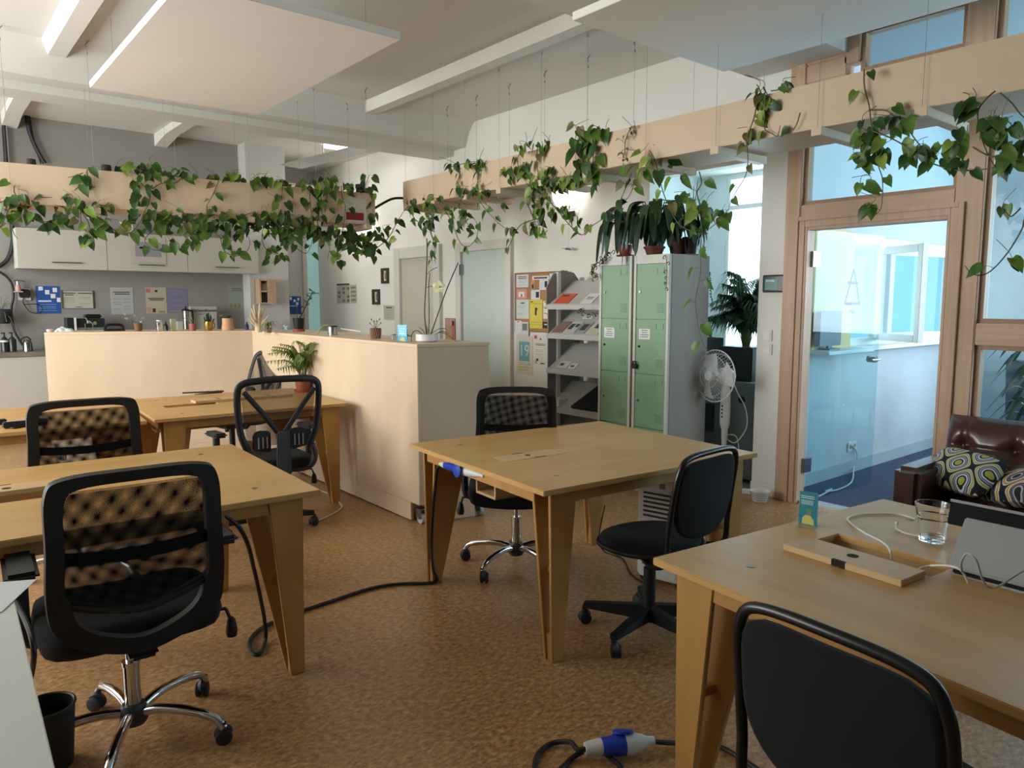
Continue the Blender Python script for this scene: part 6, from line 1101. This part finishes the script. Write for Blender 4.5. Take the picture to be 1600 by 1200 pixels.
pothos('large pothos tangle in front of the round wall lamp', PR, [[(822, 235), (809, 244), (809, 262), (824, 290)], [(840, 230), (839, 253), (841, 283), (835, 317), (850, 332)], [(853, 308), (872, 330), (890, 352), (908, 367), (923, 354), (950, 336), (974, 317), (987, 297), (993, 272)], [(842, 341), (813, 352), (798, 378), (788, 396)], [(824, 319), (835, 345), (840, 365), (850, 372)], [(850, 345), (848, 365), (855, 360)], [(780, 275), (795, 268), (810, 275)]], [(820, 225, 14, 8, 10), (845, 222, 18, 8, 10), (808, 270, 16, 18, 14), (850, 290, 26, 14, 38), (885, 285, 26, 10, 30), (845, 320, 20, 18, 28), (875, 325, 14, 12, 14), (835, 355, 14, 12, 9), (895, 340, 14, 10, 6), (862, 262, 12, 10, 6), (780, 310, 12, 10, 5)], sz, (4, 4, 2, 2))
pothos('pothos with two big leaves rising above the rim of the right-hand planter', PR, [[(927, 215), (927, 232), (926, 250), (925, 263)], [(908, 213), (910, 232), (912, 255)], [(927, 208), (935, 203), (945, 204)], [(918, 210), (910, 205), (902, 200)]], [(905, 222, 12, 12, 10), (925, 232, 10, 16, 9), (905, 258, 14, 10, 12), (940, 203, 12, 6, 5), (905, 200, 10, 5, 4), (925, 262, 12, 8, 8), (930, 280, 10, 10, 6)], .125, (4, 5, 1, 1))
pothos('dried reddish vine strand on the face of the right-hand planter', PR, [[(987, 198), (980, 210), (976, 222), (975, 236), (972, 250)]], [(985, 205, 4, 8, 6), (974, 242, 4, 10, 6)], .03, (0, 0, 0, 6), step=.04, nm='dried_vine')
pothos('pothos hanging over the locker plants with a long strand down the locker side', PRb, [[(1015, 235), (1022, 250), (1032, 292), (1040, 318), (1060, 352), (1090, 362), (1112, 350), (1135, 325)], [(1092, 268), (1092, 285), (1082, 300), (1088, 325), (1090, 360), (1090, 392), (1088, 425), (1082, 467), (1083, 495), (1087, 517), (1094, 538), (1102, 550)], [(1000, 262), (995, 275), (985, 292)], [(985, 270), (976, 300), (968, 318)]], [(1014, 242, 14, 10, 9), (978, 262, 10, 10, 5), (1038, 270, 12, 10, 5), (1090, 330, 16, 22, 16), (1062, 305, 12, 14, 5), (1105, 332, 10, 10, 5)], .10, (2, 4, 3, 1), step=.11)
pothos('pothos with a long thin runner swinging below the bracket near the alcove', PR, [[(1196, 150), (1194, 175), (1194, 200), (1205, 208), (1214, 212), (1218, 196)], [(1182, 165), (1178, 184), (1170, 205), (1167, 220), (1168, 252), (1164, 276), (1148, 302), (1138, 324)], [(1250, 176), (1245, 192), (1238, 204)], [(1190, 148), (1185, 136), (1182, 132)], [(1205, 142), (1218, 140), (1222, 136)]], [(1185, 145, 12, 14, 10), (1188, 170, 10, 14, 10), (1164, 215, 8, 14, 6), (1220, 128, 6, 6, 2)], .085, (3, 3, 1, 2), step=.13)
pothos('pothos hanging in front of the transom above the glass door', PR, [[(1350, 108), (1350, 135), (1357, 165), (1360, 190), (1368, 236), (1372, 260), (1378, 281), (1377, 321), (1368, 335)], [(1365, 205), (1390, 215), (1413, 228), (1445, 250), (1484, 264), (1521, 266), (1555, 261), (1600, 253)], [(1390, 178), (1408, 190), (1433, 222), (1442, 232)], [(1358, 172), (1380, 172), (1395, 178)]], [(1350, 205, 18, 16, 14), (1392, 188, 20, 14, 12), (1352, 240, 16, 16, 12), (1378, 235, 10, 14, 6), (1352, 280, 12, 16, 7), (1360, 318, 12, 8, 4), (1430, 235, 24, 14, 12), (1462, 235, 22, 16, 12), (1500, 255, 22, 12, 8)], .085, (4, 5, 1, 0), step=.14)
pothos('pothos at the upper right corner trailing in front of the tall pane', PR, [[(1555, 142), (1540, 155), (1527, 174), (1530, 200), (1535, 222), (1545, 245), (1555, 262)], [(1563, 145), (1580, 160), (1595, 179), (1610, 190)], [(1604, 330), (1600, 345), (1595, 361), (1572, 398), (1544, 426), (1521, 429), (1507, 415)], [(1520, 230), (1550, 245), (1580, 240), (1604, 225)], [(1595, 325), (1580, 338), (1570, 330)]], [(1540, 195, 22, 18, 12), (1570, 200, 24, 24, 18), (1500, 215, 18, 16, 10), (1590, 235, 16, 20, 14), (1575, 245, 16, 10, 6), (1520, 165, 14, 14, 6), (1570, 322, 8, 6, 2), (1578, 400, 8, 8, 3)], .088, (4, 5, 1, 0), step=.2)
# leaves and soil pots showing above the rims
for px, py, w_, lb in ((49, 254, 13, 'low dark pot rim above the left end of the kitchen planter'), (166, 263, 15, 'dark brown pot rim left of the bushy pothos in the kitchen planter')):
    p = PLN(px, py, tuple(lo+lnb*.2), tuple(lnb)); s = mp(p); solo('plant_pot', MB().lathe([(.0, 2.30), (w_*s*.42, 2.30), (w_*s*.5, p.z), (w_*s*.45, p.z+.025), (0, p.z+.02)], (p.x, p.y, 0), 20), plain('#2b231f', .7), lb, 'plant pot', 'nursery pots in the planters')
p = PLN(563, 296, tuple(lo+lnb*.2), tuple(lnb)); solo('plant_pot', MB().lathe([(0, 2.30), (.035, 2.30), (.042, p.z+.01), (.047, p.z+.01), (.047, p.z+.045), (.042, p.z+.045), (0, p.z+.03)], (p.x, p.y, 0), 20), blk, 'black nursery pot at the right end of the kitchen planter', 'plant pot', 'nursery pots in the planters')
# ---- peace lilies and pots on the lockers
dark = leafmat('peace_lily_leaf', '#14261a', '#2b4a2c', .3); dark2 = leafmat('peace_lily_leaf_light', '#26402a', '#496b41', .35)
lz = LZ+.0008
def lily(label, c, pot_r, pot_h, potm, n_, reach, hgt, seed, saucer=None, lean=(0, 0)):
    r = random.Random(seed); t = thing('peace_lily', label, 'potted plant', c, group=None)
    if saucer: part(t, 'saucer', MB().lathe([(0, 0), (pot_r*1.15, 0), (pot_r*1.35, .022), (pot_r*1.3, .022), (pot_r*1.1, .006), (0, .006)]), saucer)
    part(t, 'pot', MB().lathe([(0, .006), (pot_r*.75, .006), (pot_r, pot_h*.8), (pot_r*1.1, pot_h*.8), (pot_r*1.1, pot_h), (pot_r*.98, pot_h), (pot_r*.96, pot_h*.86), (0, pot_h*.86)]), potm)
    A, B, S = MB(), MB(), MB()
    for k in range(n_):
        a = 2.4*k+r.uniform(-.3, .3); d = V((math.cos(a), math.sin(a), 0))+V((*lean, 0)); h = hgt*r.uniform(.55, 1.); re = reach*r.uniform(.55, 1.)
        base = V((0, 0, pot_h*.9))+d*.02; top = base+d*re*.35+V((0, 0, h)); S.tube(smooth([base, base+d*re*.12+V((0, 0, h*.6)), top], 4), .003, 5)
        L_ = r.uniform(.2, .30); drop = r.uniform(.6, 1.7); tip = top+d*L_*.55-V((0, 0, L_*drop*.75)); mid = top+d*L_*.38-V((0, 0, L_*drop*.12))
        ps = smooth([top, mid, tip], 5); w = [.004+.031*math.sin(PI*min(1, (i/len(ps))**.75)) for i in range(len(ps))]; w[-1] = .001
        (A if r.random() < .65 else B).blade(ps, w, V((0, 0, 1))+d*.2, .22)
    part(t, 'stalks', S, dark); part(t, 'leaves', A, dark, kind='stuff'); part(t, 'leaves', B, dark2, kind='stuff'); return t
lily('peace lily in an orange pot drooping over the left locker', (LX+.17, 3.99, lz), .055, .10, plain('#b4553b', .6), 30, .24, .32, 3, plain('#b4553b', .6))
lily('big dark peace lily above the right locker in a low brown pot', (LX+.15, 3.68, lz), .075, .07, plain('#6a3524', .6), 40, .25, .36, 5, None)
lily('upright peace lily in a square brown pot at the rear of the right locker', (LX+.33, 3.60, lz), .07, .13, plain('#5a3022', .6), 26, .2, .26, 9, None)
t = thing('potted_pothos', 'black pot with bright green climbing pothos on the right locker', 'potted plant', (LX+.36, 3.505, lz)); part(t, 'saucer', MB().lathe([(0, 0), (.06, 0), (.07, .012), (0, .012)]), plain('#8f928e', .5)); part(t, 'pot', MB().lathe([(0, .012), (.045, .012), (.06, .125), (.064, .125), (.064, .14), (.056, .14), (.05, .11), (0, .11)]), blk)
S, A = MB(), MB(); r = random.Random(4)
for k in range(4):
    top = V((-.05+.03*k, .02-.015*k, .42+.05*k)); sp = smooth([V((0, 0, .11)), V((.02, .0, .25)), top], 6); S.tube(sp, .003, 5)
    for i in range(4, len(sp), 3):
        d = V((r.uniform(-1, 1), r.uniform(-1, 1), r.uniform(-.8, .3))); A.heart(sp[i]+d*.03, d, (-.8, -.5, .5), r.uniform(.07, .1))
part(t, 'stems', S, stemm); part(t, 'leaves', A, pl[2], kind='stuff')
# thin dangling succulent strings on both sides of the lockers
def strand(label, pts, f, nl, sz_, mat, curl=False):
    t = thing('trailing_succulent', label, 'trailing plant', f(*pts[0])); S, A = MB(), MB(); sp = smooth([f(*q_) for q_ in pts], 6); S.tube(sp, .0025, 5); r = random.Random(len(label))
    for i in range(1, len(sp), max(1, len(sp)//nl)):
        d = V((r.uniform(-.3, .3), r.choice((-1, 1)), r.uniform(-.6, .6))); p = sp[i]
        if curl: A.tube(smooth([p, p+d*sz_*.6+V((0, 0, sz_*.4)), p+d*sz_*1.1, p+d*sz_*.9-V((0, 0, sz_*.5)), p+d*sz_*.5-V((0, 0, sz_*.5))], 4), .0032, 5)
        else: A.ball(p+d*.006, sz_, 6)
    part(t, 'stems', S, stemm, world=True); part(t, 'leaves', A, mat, world=True, kind='stuff'); return t
fs_ = lambda x, y: X(x, y, LX-.03)
curlm = leafmat('curly_succulent', '#3a3a24', '#66663a')
strand('curly brown-green strand hanging off the left edge of the left locker', [(956, 395), (948, 398), (938, 408), (930, 415), (928, 425), (930, 435)], fs_, 16, .03, curlm, True)
strand('curly strand dangling at the front edge of the right locker', [(1040, 398), (1042, 415), (1042, 432), (1041, 446), (1040, 452)], fs_, 6, .02, curlm, True)
strand('curly strand reaching out across the magazine rack', [(936, 490), (920, 492), (910, 486), (906, 484)], lambda x, y: X(x, y, LX+.05), 8, .03, curlm, True)
strand('beaded string plant hanging down the window side of the lockers', [(1100, 382), (1103, 402), (1108, 425), (1110, 445), (1112, 470)], lambda x, y: Y(x, y, 3.44), 40, .006, leafmat('bead_green', '#22311f', '#3d5236'))
# ---- palms
def frond(A, S, base, tip, up_, nleaf, Ll, w, droop=.6):
    mid = (base+tip)/2+up_; ps = smooth([base, base*.55+mid*.45+up_*.3, mid, tip], 6); S.tube(ps, [.0045-.0035*i/len(ps) for i in range(len(ps))], 5); m = len(ps)
    for i in range(nleaf):
        tt = .28+.72*i/nleaf; k = min(m-2, int(tt*(m-1))); p = ps[k]+(ps[k+1]-ps[k])*(tt*(m-1)-k); d = (ps[k+1]-ps[k]).normalized(); s = d.cross(V((0, 0, 1))); s = s.normalized() if s.length > 1e-4 else V((1, 0, 0))
        for sg in (-1, 1):
            l = Ll*math.sin(PI*(.25+.7*(i/nleaf)))*rng.uniform(.8, 1.15); v = (s*sg*.85+d*.75).normalized(); e = p+v*l-V((0, 0, l*droop*rng.uniform(.5, 1.2)))
            A.blade(smooth([p, p+v*l*.5+V((0, 0, l*.04)), e], 2), [w*.5, w, w*.9, w*.5, w*.1], (0, 0, 1), .15)
def palm(label, c, z, pot, fr_, nleaf, Ll, w, mats, seed, spread, hgt, lean=V((0, 0, 0)), nm='potted_palm'):
    r = random.Random(seed); t = thing(nm, label, 'potted plant', (c[0], c[1], z)); A, B, S = MB(), MB(), MB(); pot(t)
    for k in range(fr_):
        a = 2.4*k+r.uniform(-.3, .3); d = V((math.cos(a), math.sin(a), 0)); rr = spread*r.uniform(.5, 1); h = hgt*r.uniform(.5, 1.); base = V((d.x*.02, d.y*.02, pot.h)); tip = base+d*rr+lean*r.uniform(.3, 1)+V((0, 0, h*(.55 if rr > spread*.7 else .9)))
        frond(A if k % 3 else B, S, base, tip, V((0, 0, h*.32))-d*rr*.12, nleaf, Ll, w, r.uniform(.4, 1))
    part(t, 'stems', S, leafmat('palm_stem', '#5e6a2c', '#8a9447')); part(t, 'fronds', A, mats[0], kind='stuff'); part(t, 'fronds', B, mats[1], kind='stuff'); return t
def pot1(t): part(t, 'pot', MB().lathe([(0, .012), (.055, .012), (.068, .10), (.077, .10), (.08, .135), (.072, .135), (.068, .11), (0, .11)]), terra); part(t, 'saucer', MB().lathe([(0, 0), (.065, 0), (.078, .018), (.07, .018), (0, .006)]), terra)
pot1.h = .11
pc = Z(485, 611, .7405); palm('small parlour palm in a terracotta pot on the table by the pale divider', (pc.x-.06, pc.y), .7405, pot1, 17, 15, .10, .0065, (leafmat('palm_leaf', '#556b24', '#8d9b45', .45), leafmat('palm_leaf_b', '#3c5a22', '#6d8437', .45)), 5, .30, .36, -RT*.07)
def pot2(t): part(t, 'pot', MB().box(-.16, -.16, 0, .16, .16, .28), plain('#1d2223', .5), .01)
pot2.h = .26
palm('large dark palm in a black pot before the bright alcove window', (5.45, 3.5), .8205, pot2, 46, 20, .19, .010, (leafmat('kentia_leaf', '#17301c', '#335233', .45), leafmat('kentia_leaf_b', '#243f25', '#4b6b42', .45)), 8, .36, .72, nm='large_palm')
# dracaena behind the lower right pane
t = thing('dracaena', 'dark green arching plant behind the lower right pane', 'potted plant', (5.85, 1.50, 0)); part(t, 'pot', MB().lathe([(0, 0), (.13, 0), (.17, .3), (.15, .3), (0, .27)]), plain('#2b3034', .5)); S, A = MB(), MB(); S.tube([(0, 0, .26), (.01, .01, .7), (0, 0, 1.2)], .016, 8); r = random.Random(2)
for k in range(46):
    a = 2.4*k; z = .62+.6*k/46; d = V((math.cos(a), math.sin(a), 0)); L_ = r.uniform(.22, .36); A.blade(smooth([V((0, 0, z)), V((0, 0, z+.1))+d*L_*.5, V((0, 0, z-.08))+d*L_], 4), [.006, .014, .02, .023, .023, .021, .017, .01, .001], (0, 0, 1), .25)
part(t, 'trunk', S, plain('#5a4a36', .8)); part(t, 'leaves', A, leafmat('dracaena_leaf', '#1c3328', '#3c5c46', .4), kind='stuff')
# ---- orchid on the end of the long divider
p = near(667, 534); s = mp(p); t = thing('orchid', 'orchid with one pale flower in a round white pot on the divider end', 'orchid', p); part(t, 'pot', MB().lathe([(0, 0), (15*s, 0), (17.5*s, 2*s), (17.5*s, 12*s), (16*s, 12*s), (15.5*s, 9*s), (0, 9*s)], n=32), plain('#dcdbd6', .35, var=.01))
def op(x, y, d=0): return RT*(x-667)*s+V((0, 0, (534-y)*s))+V((FW.x, FW.y, 0))*d
S = MB(); S.tube(smooth([op(667, 524), op(664, 490), op(667, 440), op(669, 400), op(669, 375)], 6), .9*s, 6).tube(smooth([op(670, 524), op(671, 490), op(671, 450), op(673, 428)], 6), .7*s, 6).tube(smooth([op(669, 430), op(676, 423), op(685, 419)], 5), .5*s, 5).tube(smooth([op(668, 450), op(676, 448), op(682, 449)], 5), .5*s, 5).tube(smooth([op(673, 524), op(685, 490), op(700, 450), op(717, 412)], 6), .9*s, 6)
part(t, 'flower_stems', S, plain('#2b2a1c', .6)); A = MB()
for pts in (((664, 526), (652, 517), (645, 522), (643, 536)), ((672, 524), (685, 515), (695, 514), (699, 516)), ((674, 526), (690, 520), (705, 528), (716, 537)), ((668, 524), (668, 516), (666, 508)), ((673, 526), (684, 521), (692, 518), (702, 522)), ((666, 525), (660, 516), (655, 512))): ps = smooth([op(*q_, -.01) for q_ in pts], 5); A.blade(ps, [3.2*s*math.sin(PI*(i+.6)/(len(ps)+.2))**.6 for i in range(len(ps))], (0, 0, 1), .3)
part(t, 'leaves', A, leafmat('orchid_leaf', '#2c3620', '#56603a')); Fl = MB(); fc_ = op(687, 449, -.02); fn = -V((FW.x, FW.y, 0)).normalized()
for k in range(5): a = PI/2+2*PI*k/5; d = RT*math.cos(a)+V((0, 0, math.sin(a))); Fl.blade(smooth([fc_, fc_+d*5*s+fn*1*s, fc_+d*10.5*s], 3), [1.2*s, 3*s, 4.4*s, 4.6*s, 3.8*s, 2.2*s, .2*s], fn, .1)
part(t, 'flower', Fl, plain('#e6e3bd', .6)); part(t, 'flower_lip', MB().ball(fc_+fn*2*s, 1.8*s, 8), plain('#d9cf6f', .6))
